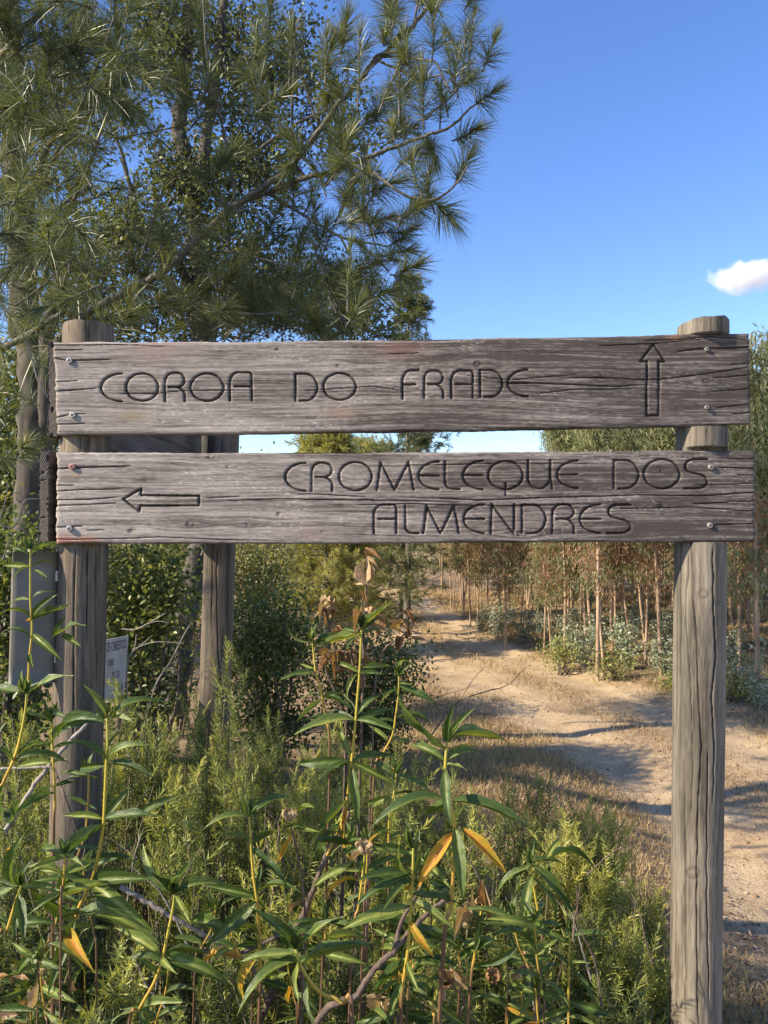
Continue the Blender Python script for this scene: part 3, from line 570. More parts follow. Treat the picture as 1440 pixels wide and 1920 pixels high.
# ------------------------------------------------------------------ white lettered notice behind the posts
R_t, R_b = P(241, 1192, 3.15), P(233, 1302, 3.15); L_t = P(128, 1212, 2.62); L_b = P(120, 1345, 2.62)
ws = thing('white_notice', 'small white metal notice with faded dark lettering among the twigs', 'sign', (R_b[0], R_b[1], 0.1))
a = Acc(); nP = nrm(np.cross(R_t - L_t, L_t - L_b)); nP = nP if nP[1] < 0 else -nP
fr = [L_b, R_b, R_t, L_t]; bk = [p - nP * 0.004 for p in fr]
a.add(fr + bk, None, [[0, 1, 2, 3], [7, 6, 5, 4], [0, 4, 5, 1], [1, 5, 6, 2], [2, 6, 7, 3], [3, 7, 4, 0]]); a.build('plate', M_white, ws, smooth=False)
a = Acc(); tube(a, [R_b * [1, 1, 0] + [-0.03, -0.01, -0.1], (R_b + R_t) / 2 + [-0.03, 0.012, 0], R_t + [-0.03, 0.012, -0.04]], 0.012, 8); a.build('stake', M_dtwig, ws)
def text_mesh(body):
    c = bpy.data.curves.new('t', 'FONT'); c.body = body; c.size = 1; c.align_x = 'RIGHT'; o = bpy.data.objects.new('t', c); COL.objects.link(o)
    bpy.context.view_layer.update(); me = bpy.data.meshes.new_from_object(o.evaluated_get(bpy.context.evaluated_depsgraph_get()))
    bpy.data.objects.remove(o); return me
ex = nrm(R_t - L_t); ez = nrm(R_t - R_b); Hh = np.linalg.norm(R_t - R_b)
for txt, v, sz, off in (('DE CARESTICO', 0.80, 0.24, 0.02), ('TURISO', 0.56, 0.17, 0.13), ('DE  CA', 0.33, 0.2, 0.07), ('ALLAI', 0.08, 0.24, 0.02)):
    me = text_mesh(txt); org = R_b + ez * Hh * v - ex * off + nP * 0.002
    mt = Matrix(((ex[0] * 0.55, ez[0], nP[0], 0), (ex[1] * 0.55, ez[1], nP[1], 0), (ex[2] * 0.55, ez[2], nP[2], 0), (0, 0, 0, 1)))
    me.transform(Matrix.Translation(Vector(org)) @ mt @ Matrix.Scale(Hh * sz * 0.9, 4)); me.materials.append(M_ink); link('lettering', me, ws)

# ------------------------------------------------------------------ trees
def pts3(l): return [P(x, y, Y) for x, y, Y in l]
def shoot(aw, an, p0, p1, rng, n=130, L=0.15, w=0.0025, tone=0.45, frac=0.8, tw=0.0045, ta=(72, 16)):
    p0 = np.asarray(p0, float); p1 = np.asarray(p1, float); ax = nrm(p1 - p0); ln = np.linalg.norm(p1 - p0)
    mid = (p0 + p1) / 2 + rng.normal(size=3) * ln * 0.04
    tube(aw, [p0, mid, p1], [tw, tw * 0.8, tw * 0.45], 5)
    t = 1 - frac * rng.random(n) ** 0.8; t = np.concatenate([t, np.full(n // 4, 1.0)]); m = len(t)
    base = p0 + (p1 - p0) * t[:, None] + (mid - (p0 + p1) / 2) * (4 * t * (1 - t))[:, None]
    al = np.radians(ta[0] + (ta[1] - ta[0]) * ((t - (1 - frac)) / frac) ** 1.2 + rng.normal(size=m) * 11)
    r = rng.normal(size=(m, 3)); r = nrm(r - (r @ ax)[:, None] * ax)
    D = ax * np.cos(al)[:, None] + r * np.sin(al)[:, None]
    tn = np.clip(tone + 0.16 * rng.normal(size=m) + 0.22 * (t > 0.93), 0, 0.93)
    tn = np.where(rng.random(m) < 0.02, 1.0, tn)
    blades(an, base, D, L * (0.6 + 0.5 * rng.random(m)), w, rng, 0.08 + 0.28 * rng.random(m) ** 2, tn)
def limb(aw, l, r0, r1, n=8, sides=7):
    s = spline(pts3(l), n); k = len(s); s = s + np.random.default_rng(int(l[0][0]) + 7).normal(size=s.shape) * r0 * 0.12
    tube(aw, s, np.linspace(r0, r1, k), sides); return s

rng = np.random.default_rng(11)
# big pine leaning in from the left
pine = thing('pine_tree', 'large pine with long needles reaching over the sign from the left', 'tree', tuple(P(66, 1300, 4.3) * [1, 1, 0] + [0, 0, 0.2]))
aw, an, at_ = Acc(), Acc(), Acc()
limb(at_, [(40, 1420, 4.4), (52, 1100, 4.35), (66, 850, 4.3), (62, 700, 4.3), (45, 560, 4.3), (30, 350, 4.3), (20, 120, 4.25), (10, -150, 4.2), (0, -420, 4.2)], 0.105, 0.05, 8, 14)
limb(at_, [(70, 880, 4.3), (88, 780, 4.25), (88, 650, 4.2), (110, 540, 4.15), (130, 420, 4.1)], 0.055, 0.03, 6, 10)
at_.build('trunk', M_bark, pine)
L1 = limb(aw, [(60, 690, 4.25), (150, 598, 3.9), (240, 545, 3.75), (310, 505, 3.65), (380, 440, 3.6), (450, 380, 3.6), (540, 318, 3.55), (600, 242, 3.55), (660, 165, 3.5), (720, 100, 3.5), (775, 48, 3.45), (830, -30, 3.45)], 0.023, 0.008)
limbs = [L1,
    limb(aw, [(455, 378, 3.75), (528, 350, 3.6), (570, 333, 3.55), (621, 323, 3.5), (673, 302, 3.45), (736, 278, 3.4), (798, 255, 3.4), (847, 235, 3.35), (885, 200, 3.3)], 0.015, 0.005),
    limb(aw, [(500, 360, 3.72), (528, 378, 3.65), (569, 403, 3.6), (639, 444, 3.5), (687, 455, 3.5), (729, 462, 3.5)], 0.009, 0.004),
    limb(aw, [(639, 446, 3.5), (655, 480, 3.5), (663, 515, 3.5)], 0.005, 0.003),
    limb(aw, [(680, 305, 3.45), (701, 323, 3.4), (757, 365, 3.35), (809, 375, 3.35), (850, 351, 3.3), (876, 314, 3.3)], 0.008, 0.004),
    limb(aw, [(690, 130, 3.58), (708, 104, 3.5), (750, 94, 3.45), (767, 62, 3.45), (778, 35, 3.45), (786, -20, 3.45)], 0.008, 0.005),
    limb(aw, [(705, 112, 3.55), (730, 106, 3.5), (798, 113, 3.4), (819, 121, 3.35), (845, 175, 3.3)], 0.007, 0.004),
    limb(aw, [(705, 112, 3.55), (757, 135, 3.5), (781, 149, 3.45), (830, 140, 3.4)], 0.006, 0.004),
    limb(aw, [(871, 139, 3.3), (847, 180, 3.3), (816, 205, 3.35), (798, 225, 3.4)], 0.005, 0.004),
    limb(aw, [(552, 120, 3.5), (548, 225, 3.55), (555, 310, 3.6), (575, 335, 3.6)], 0.006, 0.006),
    limb(aw, [(575, 333, 3.6), (545, 290, 3.6), (590, 250, 3.6)], 0.004, 0.004),
    limb(aw, [(360, 460, 3.8), (385, 475, 3.7), (420, 470, 3.6), (470, 480, 3.5), (545, 500, 3.45)], 0.006, 0.004),
    limb(aw, [(200, 570, 3.9), (280, 560, 3.7), (380, 570, 3.6), (480, 590, 3.5), (590, 575, 3.5), (690, 560, 3.5)], 0.010, 0.004),
    limb(aw, [(40, 560, 4.3), (60, 380, 3.9), (100, 260, 3.7), (180, 200, 3.6), (230, 70, 3.5)], 0.02, 0.006),
    limb(aw, [(60, 380, 3.9), (110, 280, 3.6), (165, 170, 3.4), (215, 30, 3.3)], 0.012, 0.005),
    limb(aw, [(50, 620, 4.2), (110, 440, 3.8), (160, 330, 3.6), (205, 205, 3.5)], 0.014, 0.005),
    limb(aw, [(30, 300, 4.2), (-20, 160, 3.6), (40, 60, 3.3), (140, -20, 3.2)], 0.016, 0.006),
    limb(aw, [(0, 655, 3.6), (45, 632, 3.55), (95, 600, 3.5), (120, 585, 3.5)], 0.017, 0.010),
    limb(aw, [(25, 575, 3.2), (75, 540, 3.2), (130, 490, 3.2), (175, 465, 3.2), (240, 475, 3.2)], 0.004, 0.003),
    limb(aw, [(175, 465, 3.2), (170, 490, 3.2), (200, 505, 3.2), (240, 485, 3.2)], 0.003, 0.002),
    limb(aw, [(450, 420, 3.8), (420, 250, 3.7), (390, 120, 3.6), (380, -20, 3.6)], 0.008, 0.004),
    limb(aw, [(600, 245, 3.65), (560, 120, 3.6), (548, 20, 3.55)], 0.007, 0.004),
    limb(aw, [(20, 120, 4.25), (-200, 60, 3.6), (-420, 0, 3.2)], 0.025, 0.008), limb(aw, [(30, 350, 4.3), (-150, 300, 4.0), (-420, 240, 3.8)], 0.025, 0.008)]
SH = [(542, 174, 548, 60), (670, 208, 674, 70), (809, 121, 809, 30), (882, 104, 889, 30), (795, 243, 792, 160), (799, 250, 812, 285), (736, 69, 733, 0), (905, 135, 925, 80), (851, 350, 876, 300), (812, 375, 838, 400),
      (847, 264, 885, 245), (632, 295, 639, 235), (743, 410, 790, 385), (729, 462, 768, 432), (663, 515, 690, 500), (740, 521, 775, 500), (700, 560, 730, 545), (590, 575, 600, 530), (480, 590, 470, 540), (545, 500, 560, 455),
      (845, 175, 880, 150), (885, 200, 920, 175), (786, 20, 800, -40), (830, -20, 850, -60), (870, 20, 890, -40), (575, 300, 540, 250), (430, 450, 425, 395), (550, 420, 552, 330), (500, 450, 520, 400), (610, 350, 640, 300),
      (300, 470, 305, 415), (330, 500, 300, 450), (260, 520, 250, 470), (385, 190, 380, 100), (380, 60, 375, -20), (350, 230, 345, 160), (400, 330, 430, 290), (590, 480, 610, 430), (640, 400, 660, 350), (680, 420, 720, 410),
      (620, 560, 640, 520), (560, 590, 540, 560), (410, 560, 430, 520), (510, 250, 500, 190), (600, 150, 620, 90), (470, 130, 480, 60), (500, 60, 510, -10), (640, 100, 650, 40), (700, 230, 720, 190), (740, 320, 770, 290),
      (220, 70, 218, 0), (180, 200, 220, 160), (130, 230, 170, 190), (760, 190, 770, 150), (690, 360, 730, 345), (720, 480, 760, 470), (600, 630, 590, 600), (520, 620, 525, 590), (650, 610, 670, 575), (430, 615, 450, 590)]
for x0, y0, x1, y1 in SH:
    Y = 3.3 + 0.35 * rng.random() + (0.2 if x0 < 600 else 0)
    shoot(aw, an, P(x0, y0, Y), P(x1, y1, Y - 0.06 + 0.12 * rng.random()), rng, 200, 0.135 + 0.03 * rng.random(), 0.0023, 0.36 + 0.2 * rng.random())
    # two side shoots to fill the brush
    for k in range(2):
        dx, dy = rng.normal() * 38, -25 + rng.normal() * 28
        Y2 = Y + rng.normal() * 0.12; q0 = (x0 - 8 + rng.normal() * 18, y0 + 12 + rng.normal() * 18)
        if x0 > 780: dx = -abs(dx) * 0.7 + 8; q0 = (q0[0] - 22, q0[1])
        shoot(aw, an, P(*q0, Y2), P(q0[0] + dx, q0[1] + dy - 20, Y2), rng, 120, 0.125, 0.0024, 0.33 + 0.2 * rng.random())
# dense left mass, drooping
for k in range(190):
    x = rng.uniform(-60, 250); y = rng.uniform(-60, 640)
    if x > 150 and rng.random() < 0.5 * ss(150, 250, x): continue
    if y > 430 and x > 130 and rng.random() < 0.5: continue
    Y = rng.uniform(2.9, 4.3); dx, dy = rng.normal() * 70 + 15, rng.normal() * 60 + (-15 if y < 300 else 15)
    shoot(aw, an, P(x, y, Y), P(x + dx, y + dy, Y + rng.normal() * 0.1), rng, 130, 0.15, 0.0025, 0.22 + 0.42 * rng.random() * (0.6 + 0.4 * (y > 250)), ta=(80, 18), frac=0.95)
for k in range(95):                                   # low fringe above and beside the planks
    x = rng.uniform(-40, 700); y = rng.uniform(500, 640) if x > 110 else rng.uniform(560, 900)
    if x < 110 and rng.random() < 0.45: continue
    Y = rng.uniform(3.4, 4.6); shoot(aw, an, P(x, y, Y), P(x + rng.normal() * 35, y - 20 + rng.normal() * 30, Y), rng, 100, 0.12, 0.0026, 0.3 + 0.25 * rng.random())
for k in range(50):                                   # the crown goes on outside the frame
    x = rng.uniform(-520, -50); y = rng.uniform(-480, 480); Y = rng.uniform(2.9, 4.6)
    shoot(aw, an, P(x, y, Y), P(x + rng.normal() * 50, y - 20 + rng.normal() * 40, Y), rng, 60, 0.15, 0.0045, 0.4)
for k in range(45):                                   # unseen boughs added left of the frame to shade the verge
    b = np.array([rng.uniform(-3.7, -2.5), rng.uniform(1.55, 2.0), rng.uniform(2.5, 4.0)])
    shoot(aw, an, b, b + nrm(rng.normal(size=3) + [0, 0, .6]) * 0.16, rng, 60, 0.15, 0.0045, 0.4)
tube(aw, spline([P(20, 120, 4.25), np.array([-2.5, 2.6, 3.5]), np.array([-3.0, 2.0, 3.4]), np.array([-3.4, 1.65, 3.3])], 6), np.linspace(0.03, 0.01, 19), 7)
for k in range(45):
    x = rng.uniform(-50, 760); y = rng.uniform(-520, -40); Y = rng.uniform(3.2, 4.8)
    shoot(aw, an, P(x, y, Y), P(x + rng.normal() * 50, y - 20 + rng.normal() * 40, Y), rng, 60, 0.15, 0.0045, 0.4)
aw.build('branches', M_limb, pine); tag(an.build('needles', M_needle, pine), kind='stuff')

# evergreen oak behind it
oak = thing('oak_tree', 'dark evergreen oak with small leaves behind the large pine', 'tree', tuple(P(340, 1300, 6.6) * [1, 1, 0] + [0, 0, -0.2]))
aw, al = Acc(), Acc()
OY = 6.6
trunk = limb(aw, [(325, 1330, OY), (348, 1150, OY), (368, 1060, OY), (388, 940, OY), (385, 800, OY), (372, 600, OY), (366, 420, OY), (352, 320, OY), (336, 250, OY), (345, 140, OY), (352, 0, OY), (360, -260, OY)], 0.105, 0.05, 8, 12)
limb(aw, [(366, 400, OY), (385, 280, OY - .1), (402, 150, OY - .1), (415, 40, OY), (425, -200, OY)], 0.055, 0.035, 6, 9)
limb(aw, [(368, 560, OY), (300, 440, OY - .3), (262, 415, OY - .5), (240, 330, OY - .6), (215, 240, OY - .7)], 0.045, 0.01, 6, 8)
limb(aw, [(368, 350, OY), (420, 310, OY), (470, 290, OY - .2), (560, 230, OY - .3), (650, 190, OY - .2)], 0.03, 0.008, 6, 8)
limb(aw, [(352, 100, OY), (372, 60, OY), (385, -30, OY)], 0.025, 0.015, 5, 7)
limb(aw, [(372, 640, OY), (450, 560, OY), (560, 520, OY), (700, 560, OY)], 0.04, 0.01, 6, 8); limb(aw, [(380, 760, OY), (250, 700, OY), (120, 720, OY)], 0.04, 0.012, 6, 8)
aw.build('trunk', M_oakbark, oak)
def foliage(al, blobs, rng, Lf=0.048, Wf=0.030, per=22, cr=0.17, tone=0.45, avoid=(), tw=None):
    """blobs: (px, py, rx, ry, Y, rY, clusters)"""
    for bx, by, rx, ry, Y, rY, n in blobs:
        d = rng.normal(size=(n, 3)); d = nrm(d) * (rng.random((n, 1)) ** 0.45)
        for (ux, uy, uz) in d:
            x, y, yy = bx + ux * rx, by + uy * ry, Y + uz * rY
            if any(((x - ax) / aw_) ** 2 + ((y - ay) / ah) ** 2 < 1 for ax, ay, aw_, ah in avoid): continue
            c = P(x, y, yy); m = per
            if tw is not None:
                q = P(bx + ux * rx * .35, by + uy * ry * .35 + 30, Y + uz * rY * .4); q = c + (q - c) * 0.6; tube(tw, [q, (q + c) / 2 + rng.normal(size=3) * .05, c], [0.009, 0.006, 0.003], 4)
            C = c + rng.normal(size=(m, 3)) * cr * 0.55
            D = rng.normal(size=(m, 3)) + [0, 0, 0.15]; N = rng.normal(size=(m, 3)) + [-0.4, -0.3, 0.9]
            leaves(al, C, D, nrm(N), Lf * (0.7 + 0.6 * rng.random(m)), Wf * (0.7 + 0.6 * rng.random(m)), np.clip(tone + 0.2 * rng.normal() + 0.13 * rng.normal(size=m), 0, 1))
gaps = [(282, 180, 40, 34), (225, 262, 34, 30), (300, 215, 26, 40), (250, 310, 28, 34), (205, 385, 20, 22), (690, 440, 90, 60), (600, 420, 60, 30), (760, 330, 70, 60), (640, 90, 60, 60), (800, 90, 100, 90), (470, 60, 20, 24), (590, 590, 26, 16), (500, 600, 22, 14)]
rng = np.random.default_rng(21); otw = Acc()
foliage(al, [(300, 60, 55, 100, OY, .5, 120), (290, 140, 40, 60, OY - .3, .4, 50), (430, 120, 110, 150, OY + .4, .8, 200), (560, 130, 110, 130, OY + .4, .7, 150), (330, 330, 90, 80, OY, .6, 130), (460, 320, 130, 100, OY + .3, .8, 200),
              (240, 420, 70, 80, OY - .6, .4, 80), (400, 480, 150, 110, OY + .2, .9, 230), (560, 560, 160, 80, OY + .6, .9, 220), (650, 250, 80, 70, OY + .2, .5, 60), (160, 480, 120, 140, OY, .9, 190), (230, 200, 26, 18, OY - .8, .3, 26), (90, 200, 150, 220, OY + .6, 1., 200),
              (380, -120, 330, 150, OY + .3, 1.2, 240), (660, 600, 90, 60, OY + 1., .6, 90), (300, 600, 260, 60, OY + .4, .8, 180)], rng, per=16, cr=0.18, avoid=gaps, tw=otw)
foliage(al, [(50, 800, 90, 170, 5.2, .6, 260), (10, 950, 70, 120, 4.9, .5, 160), (75, 700, 60, 80, 5.4, .4, 60)], rng, tone=0.58)
tag(al.build('leaves', M_oak, oak), kind='stuff'); otw.build('twigs', M_oakbark, oak)

# mid-distance pines beside the track
def small_pine(label, px, base_py, top_py, Y, rad_px, mat, seed, n, tone, low_py, branch_bias=0.0, shape=1.0):
    rng = np.random.default_rng(seed); B = P(px, base_py, Y); g = float(gz(B[0], B[1])); B[2] = g - 0.05; T = P(px + rng.normal() * 6, top_py, Y)
    t = thing('pine_tree', label, 'tree', (B[0], B[1], g)); aw, an = Acc(), Acc()
    s = spline([B, B + (T - B) * 0.35 + rng.normal(size=3) * 0.04, B + (T - B) * 0.7 + rng.normal(size=3) * 0.05, T], 6)
    at_ = Acc(); tube(at_, s, np.linspace(0.075, 0.015, len(s)), 9); at_.build('trunk', M_limb, t)
    zl = P(px, low_py, Y)[2]; R = rad_px / F * Y
    for k in range(n):
        f = rng.random() ** 0.9; z = zl + (T[2] - zl) * f; q = (z - B[2]) / (T[2] - B[2]); c = B + (T - B) * q
        r = R * (1 - f ** 1.6 * 0.75) * (0.5 + 0.6 * rng.random()) * shape; az = rng.uniform(0, 2 * np.pi)
        e = c + np.array([math.cos(az) * r + branch_bias * r * 0.4, math.sin(az) * r, 0.22 * r + rng.normal() * 0.08])
        m = (c + e) / 2 + [0, 0, -0.08 * r]; tube(aw, spline([c, m, e], 4), np.linspace(0.012, 0.004, 9), 5)
        for j in range(12):
            w = rng.uniform(0.2, 1.0); b = c + (e - c) * w + rng.normal(size=3) * 0.06
            d = nrm(e - c) * 0.6 + nrm(rng.normal(size=3)) * 0.8 + [0, 0, 0.35]
            shoot(aw, an, b, b + nrm(d) * 0.16, rng, 28, 0.13, 0.008, tone + 0.13 * rng.normal(), ta=(70, 20))
    aw.build('branches', M_limb, t); tag(an.build('needles', mat, t), kind='stuff'); return t
small_pine('slim young pine with yellow-green needles and bare grey lower twigs beside the track', 612, 1215, 800, 12.5, 125, M_needle_y, 31, 170, 0.6, 1180)
small_pine('taller darker pine overhanging the far end of the dirt track', 762, 1180, 545, 15.0, 100, M_needle, 32, 150, 0.42, 1125, 0.5)
small_pine('pale young pine half hidden behind the yellow-green pine', 690, 1195, 830, 17.0, 105, M_needle_y, 33, 120, 0.5, 1185)

# ------------------------------------------------------------------ shrubs behind the posts
def shrub(label, cx, cy, rx, ry, Y, mat, seed, n, tone=0.45, Lf=0.036, Wf=0.021, name='evergreen_shrub', cat='shrub', group=None):
    rng = np.random.default_rng(seed); c = P(cx, cy, Y); g = float(gz(c[0], c[1]))
    t = thing(name, label, cat, (c[0], c[1], g), group); aw, al = Acc(), Acc()
    for k in range(9):
        e = P(cx + rng.uniform(-.8, .8) * rx, cy + rng.uniform(-.8, .5) * ry, Y + rng.uniform(-.3, .3)); b = np.array([c[0] + rng.normal() * 0.08, c[1] + rng.normal() * 0.08, g - 0.05])
        tube(aw, spline([b, (b + e) / 2 + rng.normal(size=3) * 0.07, e], 5), np.linspace(0.018, 0.004, 11), 5)
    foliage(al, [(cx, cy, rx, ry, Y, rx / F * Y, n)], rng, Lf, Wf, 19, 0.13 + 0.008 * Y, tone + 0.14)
    gp_ = P(cx, cy + ry * 0.8, Y)
    if gp_[2] - g > 0.25: foliage(al, [(cx, cy + ry + 0.4 * (gp_[2] - g) / Y * F * 0.8, rx * 0.9, 0.55 * (gp_[2] - g) / Y * F, Y, rx / F * Y, int(n * 0.5))], rng, Lf, Wf, 14, 0.1, tone - 0.1)
    aw.build('stems', M_dtwig, t); tag(al.build('leaves', mat, t), kind='stuff'); return t
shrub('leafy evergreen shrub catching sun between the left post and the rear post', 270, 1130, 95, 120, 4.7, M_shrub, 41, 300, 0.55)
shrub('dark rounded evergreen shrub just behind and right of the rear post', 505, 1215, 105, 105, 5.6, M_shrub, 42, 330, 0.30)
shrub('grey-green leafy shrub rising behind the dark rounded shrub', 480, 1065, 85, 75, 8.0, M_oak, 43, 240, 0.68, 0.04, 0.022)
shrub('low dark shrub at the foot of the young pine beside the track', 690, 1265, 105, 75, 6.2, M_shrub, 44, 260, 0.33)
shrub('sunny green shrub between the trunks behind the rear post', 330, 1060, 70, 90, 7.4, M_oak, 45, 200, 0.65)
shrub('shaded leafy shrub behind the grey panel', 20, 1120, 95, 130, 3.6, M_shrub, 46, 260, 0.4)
for k, (x, y, rx, ry, Y, tn) in enumerate([(150, 1070, 190, 70, 13, .4), (430, 960, 150, 110, 17, .45), (560, 1010, 110, 90, 20, .5), (-60, 1010, 190, 120, 11, .4), (700, 1040, 110, 70, 26, .55), (830, 1010, 70, 40, 34, .6), (300, 960, 130, 110, 15, .35)]):
    shrub('bushy evergreen oak in the thicket behind the posts', x, y, rx, ry, Y, M_oak, 60 + k, 260, tn, 0.075, 0.05, 'thicket_oak', 'tree', 'oaks of the background thicket')

# ------------------------------------------------------------------ eucalyptus stand beyond the track
def euc_mesh(seed, H):
    rng = np.random.default_rng(seed); at_, al, ad = Acc(), Acc(), Acc()
    s = spline([np.array([0, 0, -0.1]), np.array([rng.normal() * .05, rng.normal() * .05, H * .35]), np.array([rng.normal() * .12, rng.normal() * .12, H * .7]), np.array([rng.normal() * .2, rng.normal() * .2, H])], 8)
    tube(at_, s, np.linspace(0.033, 0.010, len(s)) * (0.75 + 0.5 * rng.random()), 8)
    ntw = 88
    for k in range(ntw):
        f = 0.31 + 0.69 * rng.random(); i = int(f * (len(s) - 1)); c = s[i]
        az = rng.uniform(0, 2 * np.pi); r = rng.uniform(0.2, 0.62) * (1.1 - 0.6 * f); d = np.array([math.cos(az), math.sin(az), rng.uniform(0.05, 0.7)])
        e = c + d * r; tube(at_, [c, (c + e) / 2 + [0, 0, 0.04], e], [0.006, 0.004, 0.002], 4)
        dead = f < 0.58 and rng.random() < 0.45
        m = 26; w = rng.random((m, 1)) ** 0.6; C = c + (e - c) * w + rng.normal(size=(m, 3)) * 0.10 - [0, 0, 0.06]
        D = np.array([0, 0, -1.0]) + rng.normal(size=(m, 3)) * 0.5; N = rng.normal(size=(m, 3)) * [1, 1, 0.4]
        leaves(ad if dead else al, C, D, nrm(N), 0.10 + 0.07 * rng.random(m), 0.020 + 0.010 * rng.random(m), np.clip(0.45 + 0.15 * rng.normal() + 0.18 * rng.normal(size=m), 0, 1))
    return at_.mesh('trunk', M_eucbark), al.mesh('leaves', M_euc, smooth=False), ad.mesh('dead_leaves', M_euc_dead, smooth=False) if ad.V else None
EH = (5.0, 5.6, 4.7, 5.3, 6.0, 5.2)
EV = [euc_mesh(700 + k, h) for k, h in enumerate(EH)]
rng = np.random.default_rng(77)
edge_pts = [(1421, 1312), (1350, 1290), (1300, 1275), (1240, 1268), (1210, 1245), (1133, 1262), (1058, 1245), (1020, 1225), (948, 1219), (882, 1174), (1186, 1240), (1100, 1235), (1386, 1270), (905, 1185), (868, 1160)]
spots = []
for x, y in edge_pts:
    Y = 9.0
    for _ in range(12):
        p = P(x, y, Y); Y = Y * (CAMZ - float(gz(p[0], p[1]))) / (CAMZ - p[2])
    p = P(x, y, Y); spots.append((p[0], p[1]))
for row in range(16):
    for q in range(20):
        Yq = 8.8 + q * 0.98 + rng.normal() * 0.3; xe = np.interp(Yq, [8.8, 10.1, 12.5, 16, 25, 35], [4.5, 3.1, 2.45, 1.9, 1.5, 1.2]); Xq = xe + 0.35 + row * 0.64 + rng.normal() * 0.25
        pxq = 720 + F * Xq / Yq
        if pxq > 1560 or any((Xq - a) ** 2 + (Yq - b) ** 2 < 0.16 for a, b in spots): continue
        spots.append((Xq, Yq))
for k, (x, y) in enumerate(spots):
    g = float(gz(x, y)); tm, lm, dm = EV[k % len(EV)]
    e = thing('eucalyptus_tree', 'slender young eucalyptus with bare pale trunk in the inner rows beyond the track', 'tree', (x, y, g), 'eucalyptus stand beyond the track')
    if k == 0: e['label'] = 'eucalyptus with peeling pale trunk rising right beside the right post'; del e['group']
    elif k < len(edge_pts): e['label'] = 'slender young eucalyptus in the front row bordering the dirt track'; e['group'] = 'front row of the eucalyptus stand'
    elif 720 + F * x / y > 1360: e['label'] = 'slender young eucalyptus inside the stand, seen past the right post'; e['group'] = 'eucalyptus stand seen past the right post'
    elif 720 + F * x / y < 960: e['label'] = 'slender eucalyptus deep in the stand where the track disappears'; e['group'] = 'eucalyptus stand at the track end'
    rz = rng.uniform(0, 6.28); sc_ = (0.78 + 0.2 * rng.random()) * (1 + 0.012 * max(0, y - 12))
    pxk = 720 + F * x / y; lim = 852 if pxk < 1050 else 665 if pxk < 1395 else 600
    sc_ = min(sc_, (CAMZ + (990 - lim - rng.uniform(0, 50)) / F * y - g) / EH[k % len(EV)])
    e.rotation_euler = (rng.normal() * 0.04, rng.normal() * 0.04, rz); e.scale = (sc_ * (1.15 if k == 0 else 1),) * 2 + (sc_,)
    for nm, me in (('trunk', tm), ('leaves', lm), ('dead_leaves', dm)):
        if me is None: continue
        o = bpy.data.objects.new(nm, me); COL.objects.link(o); o.parent = e
        if nm != 'trunk': o['kind'] = 'stuff'
def sap_mesh(seed):
    rng = np.random.default_rng(seed); at_, al = Acc(), Acc()
    for k in range(6):
        e = np.array([rng.normal() * 0.22, rng.normal() * 0.22, rng.uniform(0.45, 0.95)]); s = spline([np.array([rng.normal() * .03, rng.normal() * .03, -0.03]), e * 0.5 + rng.normal(size=3) * .04, e], 6)
        tube(at_, s, np.linspace(0.008, 0.002, len(s)), 4); m = 85; i = rng.integers(2, len(s), m)
        C = s[i] + rng.normal(size=(m, 3)) * 0.055; leaves(al, C, rng.normal(size=(m, 3)), nrm(rng.normal(size=(m, 3)) + [-.3, -.3, .6]), 0.05 + 0.03 * rng.random(m), 0.034 + 0.02 * rng.random(m), np.clip(0.5 + 0.25 * rng.normal(size=m), 0, 1))
    return at_.mesh('stems', M_twig), al.mesh('leaves', M_euc_j, smooth=False)
SV = [sap_mesh(800 + k) for k in range(4)]
rng = np.random.default_rng(78)
for k in range(28):
    if k < 14: px, py = [(1180, 1255), (1165, 1230), (1080, 1240), (1120, 1235), (985, 1205), (1430, 1330), (1395, 1290), (1230, 1260), (1010, 1190), (930, 1195), (900, 1185), (1260, 1270), (1050, 1215), (1370, 1285)][k]
    else: px, py = rng.uniform(860, 1440), 0
    if py:
        Y = 10.
        for _ in range(12):
            p = P(px, py, Y); Y = Y * (CAMZ - float(gz(p[0], p[1]))) / (CAMZ - p[2])
        x, y = P(px, py, Y)[:2]
    else:
        y = rng.uniform(10, 20); x = np.interp(y, [8.8, 10.1, 12.5, 16, 25], [4.5, 3.1, 2.45, 1.9, 1.5]) + rng.uniform(0, 3.5)
    sm, lm = SV[k % 4]; g = float(gz(x, y))
    e = thing('eucalyptus_sapling', 'bushy silver-leaved eucalyptus sapling at the foot of the stand', 'sapling', (x, y, g), 'silver saplings under the eucalyptus stand')
    e.rotation_euler = (0, 0, rng.uniform(0, 6.28)); e.scale = (rng.uniform(0.5, 0.85),) * 3
    for nm, me in (('stems', sm), ('leaves', lm)):
        o = bpy.data.objects.new(nm, me); COL.objects.link(o); o.parent = e
        if nm == 'leaves': o['kind'] = 'stuff'

